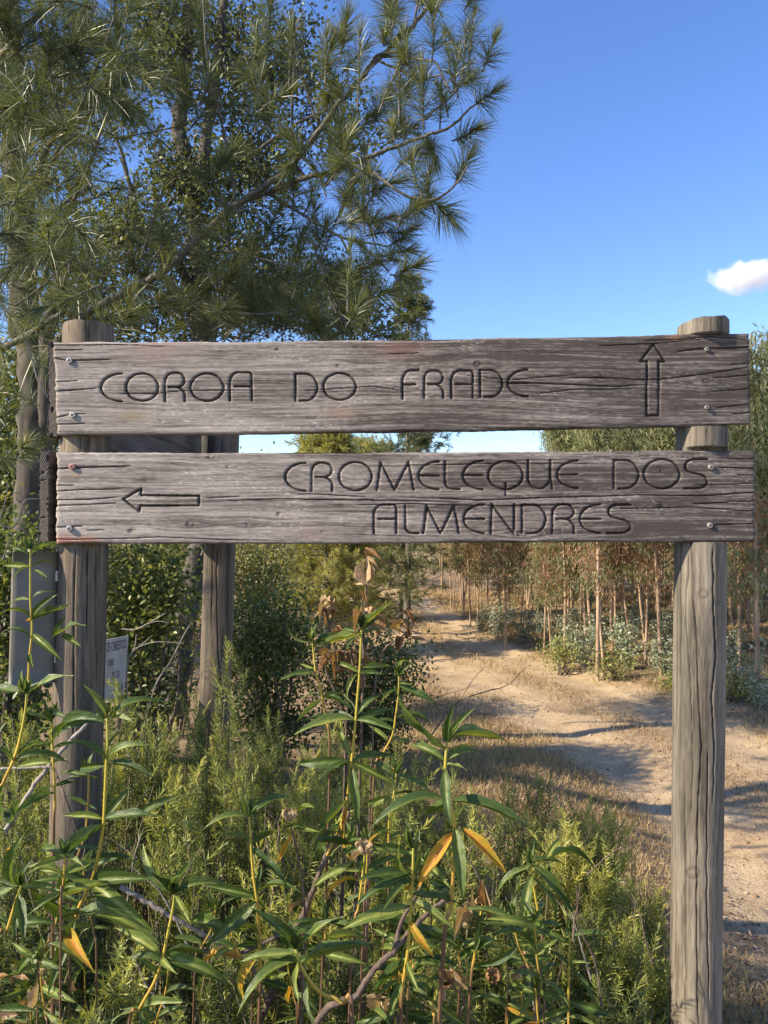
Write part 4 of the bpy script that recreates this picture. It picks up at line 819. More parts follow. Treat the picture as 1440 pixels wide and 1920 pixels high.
# ------------------------------------------------------------------ dry grass and litter on the verge
rng = np.random.default_rng(90)
n = 230000; y = 2.3 + 22 * rng.random(n) ** 1.7; x = rng.uniform(-0.6, 1.0, n) * 0 + rng.uniform(-0.1, 0.56, n) * y * 1.0 + 0.3
d = np.abs(track_d(x, y)); dens = ss(0.9, 1.6, d + (vnoise(x * 1.3, y * 1.3, 91) - .5) * 1.0) * ss(0.25, 0.6, vnoise(x * 0.9, y * 0.9, 92) + 0.12) + 0.5 * np.exp(-(d / 0.28) ** 2) * ss(3, 7, y)
dens = np.where((x < 1.15) & (y < 3.4), dens * 0.25, dens)
k = rng.random(n) < dens; x, y = x[k], y[k]; n = len(x)
B = np.stack([x, y, gz(x, y) - 0.004], -1); a = Acc()
blades(a, B, np.stack([rng.normal(size=n) * .45, rng.normal(size=n) * .45, np.ones(n)], -1), (0.015 + 0.06 * rng.random(n) ** 2) * (1 + 0.07 * y), 0.0011 + 0.0006 * y, rng, 0.3 * rng.random(n), np.clip(0.15 + 0.85 * vnoise(x * .8, y * .8, 93) + 0.22 * rng.normal(size=n), 0, 1))
tag(a.build('dry_grass', M_grass), 'short straw-coloured dry grass along the dirt track', 'grass', kind='stuff')
n = 16000; y = 2.0 + 7 * rng.random(n) ** 1.5; x = 0.2 + rng.uniform(0, 0.56, n) * y; a = Acc()
d = np.abs(track_d(x, y)); k = rng.random(n) < np.where(d > 1.0, 0.8, 0.12); x, y = x[k], y[k]; n = len(x)
leaves(a, np.stack([x, y, gz(x, y) + 0.006], -1), np.stack([rng.normal(size=n), rng.normal(size=n), rng.normal(size=n) * .15], -1), nrm(np.stack([rng.normal(size=n) * .4, rng.normal(size=n) * .4, np.ones(n)], -1)), 0.012 + 0.03 * rng.random(n), 0.006 + 0.010 * rng.random(n), rng.random(n))
tag(a.build('leaf_litter', M_litter), 'brown chips and fallen leaves littering the verge by the right post', 'litter', kind='stuff')

n = 2600; y = 2.6 + 12 * rng.random(n) ** 1.6; x = rng.uniform(0.02, 0.56, n) * y + 0.3; r = 0.004 + 0.016 * rng.random(n) ** 4; a = Acc()
oc = np.array([(1, 0, 0), (0, 1, 0), (-1, 0, 0), (0, -1, 0), (0, 0, .7), (0, 0, -.7)], float); V = oc[None] * (0.7 + .6 * rng.random((n, 6, 1))) * r[:, None, None] + np.stack([x, y, gz(x, y) + r * 0.3], -1)[:, None]
fc = np.array([(0, 1, 4), (1, 2, 4), (2, 3, 4), (3, 0, 4), (1, 0, 5), (2, 1, 5), (3, 2, 5), (0, 3, 5)]); a.add(V.reshape(-1, 3), (np.arange(n)[:, None, None] * 6 + fc[None]).reshape(-1, 3), None, np.repeat(0.4 + .6 * rng.random(n), 6))
tag(a.build('gravel', M_litter), 'scattered small stones on the dirt track', 'gravel', kind='stuff')

# ------------------------------------------------------------------ rosemary-like bushes in front
def sprig_template(seed):
    """unit sprig along +Z: needle leaves V/T arrays"""
    rng = np.random.default_rng(seed); a = Acc(); n = 64
    t = np.linspace(0.12, 1, n); az = np.arange(n) * 2.4 + rng.normal(size=n) * .3; al = np.radians(np.interp(t, [0, .8, 1], [66, 50, 14])) + rng.normal(size=n) * .12
    D = np.stack([np.cos(az) * np.sin(al), np.sin(az) * np.sin(al), np.cos(al)], -1); B = np.stack([0 * t, 0 * t, t], -1)
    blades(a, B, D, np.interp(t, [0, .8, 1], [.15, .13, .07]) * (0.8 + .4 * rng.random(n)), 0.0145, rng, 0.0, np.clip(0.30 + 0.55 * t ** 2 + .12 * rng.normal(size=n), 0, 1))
    return np.concatenate(a.V), np.concatenate(a.T), np.concatenate(a.Q), np.concatenate(a.tone)
SPR = [sprig_template(900 + k) for k in range(5)]
def bush(label, cx, top_py, w_px, Y, seed, n, hmin=0.5, tone=0.0, sl=0.2, group=None):
    rng = np.random.default_rng(seed); c = P(cx, top_py, Y); g = float(gz(c[0], c[1])); H = c[2] - g; W = w_px / F * Y / 2
    t = thing('rosemary_bush', label, 'bush', (c[0], c[1], g), group); aw, al = Acc(), Acc()
    for k in range(n):
        u = rng.normal() * 0.5; v = rng.normal() * 0.5; u, v = np.clip(u, -1, 1), np.clip(v, -1, 1)
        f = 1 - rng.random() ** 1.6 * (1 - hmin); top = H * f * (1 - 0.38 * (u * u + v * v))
        e = np.array([c[0] + u * W, c[1] + v * W * 0.8, g + top]); L = sl * (0.6 + 0.8 * rng.random())
        d = nrm(np.array([u * 0.55 + rng.normal() * .22, v * 0.55 + rng.normal() * .22, 1.0])); b = e - d * L
        root = np.array([c[0] + u * W * .3, c[1] + v * W * .25, g - 0.03])
        if k % 2 == 0: tube(aw, [root, (root + b) / 2 + rng.normal(size=3) * .02, b, e], [0.004, 0.003, 0.002, 0.001], 4)
        V, T, Q, tn = SPR[k % 5]; ax = nrm(np.cross(d, rng.normal(size=3))); ay = np.cross(d, ax)
        s = L; V2 = b + (V[:, :1] * ax + V[:, 1:2] * ay) * 0.2 * (0.8 + .4 * rng.random()) + V[:, 2:] * d * s
        bend = np.array([rng.normal(), rng.normal(), 0]) * 0.12 * L; V2 = V2 + bend * (V[:, 2:] ** 2)
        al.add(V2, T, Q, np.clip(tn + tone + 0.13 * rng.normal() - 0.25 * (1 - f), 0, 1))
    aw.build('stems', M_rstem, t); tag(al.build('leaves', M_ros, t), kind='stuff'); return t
GR = 'green needle-leaved bushes under the sign'
lbl = 'fine needle-leaved green bush growing in the thicket under the sign'
BU0 = 0
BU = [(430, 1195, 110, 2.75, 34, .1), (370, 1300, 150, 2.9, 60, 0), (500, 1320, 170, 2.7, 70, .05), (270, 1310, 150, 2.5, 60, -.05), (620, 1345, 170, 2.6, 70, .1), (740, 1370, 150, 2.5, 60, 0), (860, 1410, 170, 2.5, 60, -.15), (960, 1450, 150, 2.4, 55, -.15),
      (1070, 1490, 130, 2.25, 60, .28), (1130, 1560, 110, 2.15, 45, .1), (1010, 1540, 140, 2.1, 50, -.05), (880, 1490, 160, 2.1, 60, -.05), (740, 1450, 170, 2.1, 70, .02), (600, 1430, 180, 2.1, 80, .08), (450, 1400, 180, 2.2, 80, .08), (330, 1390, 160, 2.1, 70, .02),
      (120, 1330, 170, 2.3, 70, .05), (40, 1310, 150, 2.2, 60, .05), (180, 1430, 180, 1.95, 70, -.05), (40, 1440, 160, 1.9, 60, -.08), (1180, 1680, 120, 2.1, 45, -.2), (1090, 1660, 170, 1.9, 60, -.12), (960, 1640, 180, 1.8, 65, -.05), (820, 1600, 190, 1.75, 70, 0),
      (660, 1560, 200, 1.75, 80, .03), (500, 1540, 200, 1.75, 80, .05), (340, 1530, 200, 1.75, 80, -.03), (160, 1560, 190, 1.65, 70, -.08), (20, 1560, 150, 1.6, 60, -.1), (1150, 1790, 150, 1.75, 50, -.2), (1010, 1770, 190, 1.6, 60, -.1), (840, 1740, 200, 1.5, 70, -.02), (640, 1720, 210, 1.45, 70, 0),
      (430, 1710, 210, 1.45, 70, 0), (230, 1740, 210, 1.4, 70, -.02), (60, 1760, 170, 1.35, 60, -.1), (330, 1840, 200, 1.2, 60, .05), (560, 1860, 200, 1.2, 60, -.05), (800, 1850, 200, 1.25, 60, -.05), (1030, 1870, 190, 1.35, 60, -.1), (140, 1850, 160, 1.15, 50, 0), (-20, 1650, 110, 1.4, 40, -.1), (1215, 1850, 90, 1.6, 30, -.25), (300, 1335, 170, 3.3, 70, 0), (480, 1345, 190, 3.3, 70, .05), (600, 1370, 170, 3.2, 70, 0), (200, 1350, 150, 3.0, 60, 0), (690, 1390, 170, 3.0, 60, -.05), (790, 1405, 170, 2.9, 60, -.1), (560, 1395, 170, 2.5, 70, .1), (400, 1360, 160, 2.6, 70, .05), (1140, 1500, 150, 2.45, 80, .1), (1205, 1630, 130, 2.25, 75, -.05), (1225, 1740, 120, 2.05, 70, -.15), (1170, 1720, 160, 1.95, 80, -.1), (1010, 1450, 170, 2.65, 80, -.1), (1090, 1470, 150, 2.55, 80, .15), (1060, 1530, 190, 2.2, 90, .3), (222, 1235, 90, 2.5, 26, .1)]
special = {51: 'needle-leaved bush between the bright one and the right post', 52: 'dull needle-leaved bush behind the foot of the right post', 53: 'dark needle-leaved bush leaning on the foot of the right post', 58: 'thin sprigs standing in front of the white notice', 57: 'lime-green needle-leaved bush spreading below the bright yellow-green one', 1: 'needle-leaved bush hiding the foot of the rear post', 2: 'needle-leaved bush right behind the slim toothed-leaf rockrose', 3: 'needle-leaved bush under the white notice', 4: 'needle-leaved bush behind the tallest rockrose', 6: 'dull needle-leaved bush at the edge of the dry verge beside the reddish twig',
    7: 'dull needle-leaved bush just behind the bright yellow-green one', 9: 'needle-leaved bush on the post side of the bright yellow-green one', 10: 'needle-leaved bush in front of the bright yellow-green one', 16: 'needle-leaved bush hiding the foot of the left post', 18: 'needle-leaved bush behind the tall yellow-stemmed rockrose', 29: 'dark low needle-leaved bush beside the small fleshy rockrose',
    21: 'dark needle-leaved bush behind the small fleshy rockrose', 27: 'needle-leaved bush around the lower stem of the tall yellow-stemmed rockrose', 36: 'needle-leaved bush at the base of the leaning rockrose', 37: 'needle-leaved bush around the wide rosette rockrose', 39: 'needle-leaved bush beneath the yellowing rockrose seedling', 42: 'sparse dark sprigs against the base of the right post', 40: 'needle-leaved bush among the fallen brown leaves',
    23: 'needle-leaved bush below the two yellowed arching leaves', 26: 'needle-leaved bush behind the leaning rockrose', 25: 'needle-leaved bush behind the mid-height yellow stem', 46: 'needle-leaved bush between the left post and the white notice', 0: 'tall sprig of needle-leaved bush standing in front of the rear post', 8: 'bright yellow-green needle-leaved bush at the edge of the path verge', 20: 'dark needle-leaved bush at the foot of the right post', 17: 'pale needle-leaved bush below the grey panel'}
LR0 = np.random.default_rng(66)
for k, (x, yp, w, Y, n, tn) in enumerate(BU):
    bush(special.get(k, lbl), x, yp, w, Y, 1000 + k, int(n * 1.15), 0.3, tn + (0.45 if k in (8, 57) else 0.10 + LR0.normal() * 0.09 - (0.13 if Y < 1.7 else 0)), 0.2 if Y > 1.5 else 0.15, None if k in special else GR)  # nearest bushes toned darker, foreground shade put into their leaf colour

# ------------------------------------------------------------------ rockrose plants, every leaf a part
def rockleaf(seed, curl, wavy, fold=0.22):
    n = 7; rng = np.random.default_rng(seed); V = []; T = []
    ph = rng.uniform(0, 6)
    for i in range(n + 1):
        t = i / n; w = 0.5 * (math.sin(math.pi * min(1, t ** 0.75)) ** 0.9 * 0.97 + 0.05 * (1 - t)) if i < n else 0.02
        z = curl * 4 * t * (1 - t) * 0.1 - 0.02 * math.sin(t * 9 + ph) * wavy
        for s in (-1, -0.5, 0, 0.5, 1):
            V.append((t, s * w, z / 1.0 + fold * abs(s) * w * 0.4 + wavy * 0.03 * abs(s) * math.sin(t * 13 + ph + s * 2)))
    Q = [[i * 5 + j, i * 5 + j + 1, (i + 1) * 5 + j + 1, (i + 1) * 5 + j] for i in range(n) for j in range(4)]
    a = Acc(); V = np.array(V); tone = 0.12 + 0.16 * V[:, 0] * 0 + np.where(np.abs(V[:, 1]) < 1e-6, 0.48, 0.06) + 0.05 * rng.random(len(V)); a.add(V, None, Q, tone); return a
def leafset(mat, ss_, name):
    return [rockleaf(s, c, w, f).mesh(name, mat) for s, c, w, f in ss_]
LS = [(1, 1.0, .4, .5), (2, .5, .6, .7), (3, 1.7, .3, .4), (4, -.3, .8, .8), (5, .8, 1.0, .3), (6, 2.3, .5, .6)]
LEAF = {'g': leafset(M_cis, LS, 'leaf'), 'o': leafset(M_cis_or, LS, 'leaf'), 'd': leafset(M_cis_dry, [(7, 2.8, 2.2, 2.0), (8, 2.0, 2.6, 2.4), (9, 3.5, 2.0, 1.8), (10, -2, 2.4, 2.2)], 'dry_leaf')}
def seedhead_mesh(seed, nval):
    rng = np.random.default_rng(seed); a = Acc()
    for k in range(nval):
        az = k * 2 * np.pi / nval + rng.normal() * .2; out = np.array([math.cos(az), math.sin(az), 0]); sd = np.array([-math.sin(az), math.cos(az), 0])
        V = []
        for t in np.linspace(0, 1, 5):
            r = 0.2 + 0.55 * math.sin(t * 2.2) * (0.7 + .3 * rng.random()); w = 0.30 * math.sin(math.pi * min(.98, 0.15 + t * .85)); z = t * 1.0
            V += [out * r + sd * w + [0, 0, z], out * (r + .1) + [0, 0, z], out * r - sd * w + [0, 0, z]]
        a.add(V, None, [[i * 3 + j, i * 3 + j + 1, i * 3 + j + 4, i * 3 + j + 3] for i in range(4) for j in range(2)], 0.1 + 0.5 * rng.random())
    th = np.linspace(0, 2 * np.pi, 8, endpoint=False); V = [(0.3 * math.cos(q), 0.3 * math.sin(q), zz) for zz in (-.05, .35) for q in th]
    a.add(V, None, [[i, (i + 1) % 8, 8 + (i + 1) % 8, 8 + i] for i in range(8)], 0.2)
    return a.mesh('seed_head', M_cis_dry)
SEED = [seedhead_mesh(31, 9), seedhead_mesh(32, 7), seedhead_mesh(33, 10)]
LR = np.random.default_rng(555)
def add_leaf(parent, p0, p1, kind, wr=None, up=None):
    d = p1 - p0; L = np.linalg.norm(d)
    if L < 0.004: return
    x = d / L; n0 = np.array([-0.15, -0.55, 0.75]) + LR.normal(size=3) * 0.35 if up is None else np.asarray(up, float)
    n = nrm(n0 - (n0 @ x) * x); y = np.cross(n, x)
    W = L * (wr or (0.178 if kind == 'g' else 0.19 if kind == 'o' else 0.16)) * (0.85 + .3 * LR.random())
    me = LEAF[kind][LR.integers(len(LEAF[kind]))]
    o = bpy.data.objects.new(me.name.split('.')[0], me); COL.objects.link(o)
    Z = L * 0.9
    o.parent = parent
    o.matrix_parent_inverse = Matrix.Translation(parent.location).inverted()
    o.matrix_basis = Matrix(((x[0] * L, y[0] * W, n[0] * Z, p0[0]), (x[1] * L, y[1] * W, n[1] * Z, p0[1]), (x[2] * L, y[2] * W, n[2] * Z, p0[2]), (0, 0, 0, 1)))
    return o
def add_seed(parent, px, py, Y, s, d=(0.1, -.2, 1), k=0):
    c = P(px, py, Y); z = Vector(d).normalized(); q = z.to_track_quat('Z', 'Y').to_matrix() * s
    o = bpy.data.objects.new('seed_head', SEED[k % 3]); COL.objects.link(o); o.parent = parent; o.matrix_parent_inverse = Matrix.Translation(parent.location).inverted()
    m = q.to_4x4(); m.translation = Vector(c); o.matrix_basis = m
def rockrose(label, Y, stem, lv, extra=2, r=0.0034, seeds=(), auto_len=0.06, tip=True, woody=False, Yb=None, stone=0.5):
    """stem: pixel polyline top->bottom; lv: (node px, node py, tip px, tip py, kind[, dY])"""
    Yb = Yb or Y; n = len(stem); Ys = np.linspace(Y, Yb, n)
    S = [P(x, y, yy) for (x, y), yy in zip(stem, Ys)]
    b = S[-1].copy(); g = float(gz(b[0], b[1]))
    if b[2] > g + 0.05: S += [np.array([b[0] - 0.02, b[1] + 0.05, (b[2] + g) / 2]), np.array([b[0] - 0.03, b[1] + 0.08, g - 0.03])]
    t = thing('rockrose', label, 'plant', (S[-1][0], S[-1][1], g))
    s = spline(S, 6); a = Acc(); kq = np.arange(len(s)) / 6.0; tone = np.clip(0.12 + 0.6 * kq / max(1, n - 1) + 0.6 * ss(n - 2, n - 0.6, kq), 0, 1) if not woody else np.full(len(s), 1.0)
    tube(a, s, np.linspace(r * 0.6, r * 1.0, len(s)), 7, np.clip(tone + (stone - .5), 0, 1)); a.build('stem', M_dtwig if woody else M_stem, t)
    sx, sy = proj(s)
    def stem_at(py): i = int(np.argmin(np.abs(sy - py))); return s[i]
    for e in lv:
        x0, y0, x1, y1, k = e[:5]; dY = e[5] if len(e) > 5 else LR.normal() * 0.025
        i = int(np.argmin((sx - x0) ** 2 + (sy - y0) ** 2)); p0 = s[i] if math.hypot(sx[i] - x0, sy[i] - y0) < 14 else P(x0, y0, s[i][1])
        add_leaf(t, p0, P(x1, y1, p0[1] + dY), k)
    if tip:
        for k in range(5):
            az = LR.uniform(0, 6.28); add_leaf(t, s[0], s[0] + np.array([math.cos(az) * .010, math.sin(az) * .010, 0.018 + 0.012 * LR.random()]) * (0.8 + .5 * LR.random()), 'g', 0.26)
    for j in range(extra + 2 if tip else extra):
        # further leaf pairs on the lower stem
        y = stem[0][1] + (stem[-1][1] - stem[0][1]) * (j + 0.7) / (extra + 0.4); p0 = stem_at(y); az = LR.uniform(0, 6.28)
        for q in (0, math.pi):
            L = auto_len * (0.8 + .5 * LR.random()); add_leaf(t, p0, p0 + np.array([math.cos(az + q) * L, math.sin(az + q) * L * .8, L * LR.uniform(-.5, .35)]), 'g')
    for e in seeds: add_seed(t, e[0], e[1], Y, e[2], e[3] if len(e) > 3 else (0.1, -.2, 1), e[4] if len(e) > 4 else 0)
    return t
rockrose('tall rockrose with yellow stem standing before the left post', 1.22, [(201, 1345), (202, 1400), (200, 1425), (197, 1490), (194, 1545), (183, 1610), (170, 1655), (145, 1710), (120, 1790), (100, 1880)],
         [(201, 1340, 156, 1284, 'g', -.01), (203, 1338, 252, 1356, 'g', -.03), (205, 1332, 318, 1318, 'g', .03), (200, 1350, 110, 1382, 'g', .05), (199, 1336, 214, 1320, 'g', -.02), (200, 1334, 190, 1308, 'g'), (202, 1334, 208, 1300, 'g'), (200, 1340, 180, 1325, 'g', -.03),
          (199, 1426, 131, 1386, 'g', -.02), (203, 1424, 283, 1397, 'g', -.01), (204, 1432, 290, 1462, 'g', -.02), (205, 1415, 230, 1372, 'g', .02), (195, 1430, 150, 1440, 'g', .05), (199, 1537, 250, 1470, 'g', .02), (199, 1537, 298, 1530, 'g', -.02), (250, 1528, 335, 1490, 'g', .02), (194, 1540, 120, 1530, 'g', .02), (192, 1545, 84, 1628, 'g', -.03), (194, 1550, 160, 1585, 'g', -.02),
          (178, 1655, 290, 1648, 'g', -.03), (182, 1655, 292, 1750, 'g', -.05), (165, 1652, 62, 1652, 'g', -.02), (170, 1655, 75, 1632, 'g', .01), (176, 1648, 238, 1628, 'g'), (140, 1718, 55, 1668, 'g', -.06), (136, 1720, 90, 1864, 'g', -.06), (145, 1715, 300, 1772, 'g', -.05), (138, 1752, 176, 1822, 'o', -.07), (150, 1712, 235, 1735, 'g', -.02)], 1, 0.0036)
rockrose('upright rockrose with thin drooping leaves before the grey panel', 1.5, [(57, 1030), (57, 1070), (57, 1125), (60, 1180), (55, 1235), (52, 1290), (45, 1350), (30, 1410), (6, 1470), (-15, 1530)],
         [(56, 1040, 110, 1024, 'g'), (56, 1045, 20, 1030, 'g'), (57, 1065, 5, 1060, 'g', .03), (58, 1064, 108, 1060, 'g', .02), (57, 1066, 22, 1090, 'g', -.03), (58, 1068, 92, 1096, 'g', -.02), (58, 1122, 20, 1132, 'g'), (58, 1124, 104, 1110, 'g'), (57, 1160, 0, 1150, 'g', -.03), (60, 1160, 112, 1112, 'g'), (60, 1165, 130, 1135, 'g', -.02),
          (100, 1195, 125, 1155, 'g'), (100, 1196, 160, 1172, 'g'), (110, 1190, 138, 1218, 'g'), (118, 1190, 152, 1212, 'g'), (60, 1190, 118, 1240, 'g', -.03), (58, 1196, 5, 1185, 'g'), (60, 1165, 48, 1164, 'o'), (55, 1225, 62, 1255, 'g', -.04)], 0, 0.003)
rockrose('rockrose with broad bright leaves below the grey panel', 1.25, [(50, 1300), (48, 1330), (40, 1375), (28, 1420), (5, 1470), (-25, 1550)],
         [(50, 1300, 42, 1255, 'g'), (52, 1302, 136, 1266, 'g', -.02), (48, 1302, -40, 1296, 'g', .02), (52, 1306, 62, 1275, 'g'), (50, 1335, 85, 1320, 'g'), (48, 1340, 100, 1355, 'g', .02), (30, 1410, 75, 1390, 'g'), (28, 1425, -20, 1400, 'g'), (28, 1425, 130, 1432, 'g', .03)], 0, 0.0032)
rockrose('small rockrose with flat rosette beside the yellow-stemmed one', 1.3, [(98, 1345), (98, 1380), (100, 1430), (103, 1500), (100, 1600)],
         [(98, 1352, 62, 1346, 'g', -.02), (100, 1350, 112, 1322, 'g'), (100, 1356, 130, 1352, 'g'), (100, 1396, 35, 1402, 'g'), (102, 1394, 190, 1352, 'g', -.02), (100, 1400, 148, 1392, 'g'), (104, 1432, 30, 1440, 'g', .02), (104, 1430, 130, 1428, 'g', -.02), (102, 1480, 60, 1500, 'g'), (102, 1490, 12, 1545, 'g', -.05)], 1, 0.0028)
rockrose('short rockrose on an orange stem left of the tall one', 1.32, [(165, 1448), (166, 1470), (164, 1520), (158, 1570), (140, 1625), (132, 1700)],
         [(165, 1452, 176, 1430, 'g'), (163, 1455, 112, 1448, 'g'), (166, 1455, 185, 1458, 'g'), (163, 1458, 118, 1470, 'g'), (165, 1512, 122, 1492, 'g'), (167, 1512, 182, 1518, 'g'), (164, 1530, 130, 1530, 'g')], 0, 0.0024, stone=.8)
rockrose('tallest rockrose on a long yellow stem in the middle', 1.4, [(678, 1180), (677, 1200), (674, 1262), (670, 1310), (667, 1350), (662, 1400), (659, 1428), (652, 1490), (640, 1545), (615, 1600), (590, 1660), (578, 1720), (565, 1800)],
         [(679, 1186, 732, 1132, 'g', -.02), (680, 1188, 716, 1157, 'g', .02), (676, 1184, 666, 1136, 'g', .02), (675, 1190, 648, 1218, 'g', -.04), (680, 1190, 718, 1180, 'g', .02), (676, 1188, 592, 1212, 'g', .02), (676, 1184, 640, 1176, 'g', .03), (680, 1184, 700, 1150, 'g'), (672, 1264, 650, 1315, 'g', -.02), (676, 1262, 720, 1264, 'g', -.03), (678, 1256, 735, 1250, 'g', .03), (672, 1258, 622, 1240, 'g', .03),
          (666, 1352, 552, 1378, 'g', -.02), (666, 1348, 570, 1350, 'g', .02), (668, 1348, 740, 1330, 'g', .03), (670, 1346, 720, 1300, 'g', .02), (664, 1345, 640, 1298, 'g', .03), (668, 1354, 745, 1372, 'g', -.03), (658, 1428, 555, 1432, 'g', .02), (660, 1425, 742, 1418, 'g', .02), (662, 1430, 738, 1468, 'g', -.02), (657, 1432, 600, 1460, 'g', -.02), (663, 1420, 632, 1360, 'g', .03), (655, 1500, 590, 1570, 'g', -.03), (664, 1440, 672, 1556, 'g', -.05), (665, 1490, 678, 1500, 'g'), (656, 1520, 655, 1612, 'o', -.02), (646, 1512, 640, 1560, 'o', .0),
          (640, 1545, 585, 1620, 'g', -.03)], 1, 0.0032)
wl = rockrose('withered rockrose stalk with curled brown leaves hanging from the top', 1.44, [(688, 1048), (687, 1090), (684, 1140), (682, 1200), (680, 1300), (676, 1420)],
         [(688, 1050, 718, 1080, 'd'), (690, 1048, 722, 1058, 'd'), (688, 1048, 666, 1095, 'd'), (690, 1050, 704, 1100, 'd'), (686, 1110, 694, 1150, 'd'), (682, 1140, 665, 1185, 'd'), (684, 1150, 699, 1200, 'd'), (680, 1155, 667, 1205, 'd')], 0, 0.003, tip=False, woody=True)
rockrose('withered rockrose with a cluster of limp tan leaves hanging beside the middle stem', 1.46, [(668, 1228), (640, 1220), (618, 1226), (612, 1260), (640, 1330), (650, 1450)],
         [(632, 1222, 600, 1250, 'd'), (630, 1222, 620, 1262, 'd'), (634, 1222, 628, 1280, 'd'), (638, 1222, 640, 1272, 'd'), (644, 1222, 652, 1278, 'd'), (642, 1222, 660, 1250, 'd'), (618, 1225, 596, 1258, 'd'), (612, 1222, 592, 1232, 'd'), (655, 1225, 690, 1240, 'd'), (664, 1226, 705, 1240, 'd'), (668, 1228, 690, 1250, 'd'), (626, 1224, 612, 1240, 'd'), (690, 1260, 698, 1288, 'd')], 0, 0.0024, tip=False, woody=True)
for lab, hx, hy, st in (('bare stalk carrying a crumpled rust-brown flower head left of the middle rockrose', 612, 1140, [(614, 1150), (630, 1172), (645, 1190), (660, 1230), (650, 1350)]), ('bare stalk carrying a crumpled rust-brown flower head near the dirt track', 765, 1170, [(765, 1180), (752, 1195), (728, 1210), (712, 1240), (700, 1350)])):
    rockrose(lab, 1.45, st, [(hx + LR.normal() * 4, hy + LR.normal() * 6, hx + LR.normal() * 12, hy + LR.uniform(-20, 45), 'd') for k in range(10)] + [(st[1][0], st[1][1], st[1][0] + 10 * (1 if hx < 700 else -1), st[1][1] + 30, 'd') for k in range(3)], 0, 0.0022, [(hx, hy + 10, 0.017, (0.1, 0, 1), 1)], tip=False, woody=True)
rockrose('slim rockrose left of the tallest one with toothed leaves', 1.42, [(585, 1200), (588, 1225), (592, 1260), (600, 1290), (606, 1315), (612, 1350), (618, 1450)],
         [(583, 1205, 537, 1170, 'g', .02), (587, 1208, 588, 1180, 'g'), (585, 1206, 575, 1190, 'g'), (586, 1212, 564, 1225, 'g', -.02), (590, 1212, 655, 1184, 'g', .02), (588, 1206, 638, 1190, 'g', .03), (591, 1258, 522, 1276, 'g', -.02), (590, 1254, 562, 1244, 'g', .02), (604, 1306, 560, 1314, 'g', .0), (604, 1310, 556, 1352, 'g', -.03), (608, 1304, 650, 1304, 'g', .02), (606, 1304, 618, 1292, 'g'), (610, 1305, 660, 1330, 'g', -.02)], 0, 0.0026)
rockrose('rockrose with broad arching leaves and two yellowed ones in front of the path', 1.12, [(838, 1385), (837, 1405), (835, 1440), (838, 1480), (846, 1515), (852, 1550), (850, 1620), (845, 1700), (830, 1800)],
         [(838, 1390, 852, 1318, 'g', -.03), (840, 1392, 896, 1324, 'g', -.01), (836, 1388, 838, 1340, 'g', .02), (842, 1390, 862, 1355, 'g', -.02), (834, 1400, 738, 1288, 'g', -.02), (842, 1380, 950, 1390, 'g', .06), (840, 1418, 893, 1398, 'g', .03), (840, 1425, 906, 1412, 'g', .01), (838, 1432, 876, 1445, 'g', -.03), (832, 1430, 770, 1400, 'g', .04), (835, 1430, 785, 1385, 'g', .05), (834, 1443, 846, 1550, 'g', -.05), (840, 1500, 692, 1556, 'g', -.02), (846, 1500, 995, 1556, 'g', -.02), (850, 1552, 868, 1690, 'g', -.05), (846, 1560, 782, 1668, 'o', -.03), (866, 1552, 950, 1640, 'o', -.02), (835, 1510, 790, 1530, 'g', .06)], 0, 0.0034)
rockrose('small rockrose with fleshy leaves at the foot of the bushes near the right post', 1.5, [(1068, 1745), (1067, 1790), (1066, 1840), (1066, 1920), (1066, 2000)],
         [(1068, 1750, 1066, 1722, 'g'), (1069, 1752, 1080, 1740, 'g'), (1070, 1762, 1150, 1756, 'g'), (1064, 1768, 985, 1748, 'g', .02), (1066, 1810, 1025, 1780, 'g'), (1068, 1806, 1100, 1798, 'g'), (1070, 1812, 1106, 1806, 'g', -.03), (1070, 1822, 1112, 1892, 'g', -.03), (1066, 1885, 968, 1898, 'g', -.03), (1068, 1880, 1155, 1905, 'g', -.02), (1064, 1880, 1030, 1858, 'g', .02), (1066, 1900, 1120, 1925, 'g')], 0, 0.003)
rockrose('low rockrose with a wide rosette of broad leaves in the foreground', 1.0, [(555, 1778), (560, 1800), (575, 1830), (600, 1860), (640, 1880), (660, 1930)],
         [(553, 1782, 470, 1702, 'g', -.02), (557, 1780, 642, 1718, 'g', -.02), (550, 1788, 448, 1804, 'g', .0), (548, 1806, 444, 1906, 'g', -.04), (560, 1800, 560, 1880, 'g', -.05), (572, 1806, 704, 1772, 'g', .0), (578, 1830, 592, 1925, 'g', -.04), (558, 1776, 550, 1740, 'g', .04), (550, 1800, 480, 1830, 'g', .02), (545, 1850, 540, 1880, 'o', .02), (596, 1830, 605, 1802, 'g', .0)], 0, 0.0032)
rockrose('mid-height rockrose on a straight yellow stem left of the woody twigs', 1.22, [(467, 1532), (469, 1560), (471, 1590), (475, 1640), (482, 1690), (486, 1750), (488, 1820), (486, 1900)],
         [(467, 1534, 452, 1480, 'g', .02), (469, 1534, 490, 1506, 'g'), (466, 1534, 380, 1556, 'g', -.02), (470, 1532, 545, 1495, 'g', .04), (468, 1574, 415, 1566, 'g', -.02), (470, 1572, 520, 1556, 'g', .02), (472, 1588, 540, 1665, 'g', -.03), (473, 1586, 515, 1560, 'g'), (480, 1676, 566, 1676, 'g', -.02), (480, 1678, 492, 1620, 'g', .02), (478, 1680, 384, 1660, 'g', .02), (478, 1690, 384, 1776, 'g', -.02), (484, 1680, 500, 1705, 'g'), (488, 1740, 512, 1780, 'g'), (484, 1780, 460, 1880, 'o', .02)], 0, 0.003)
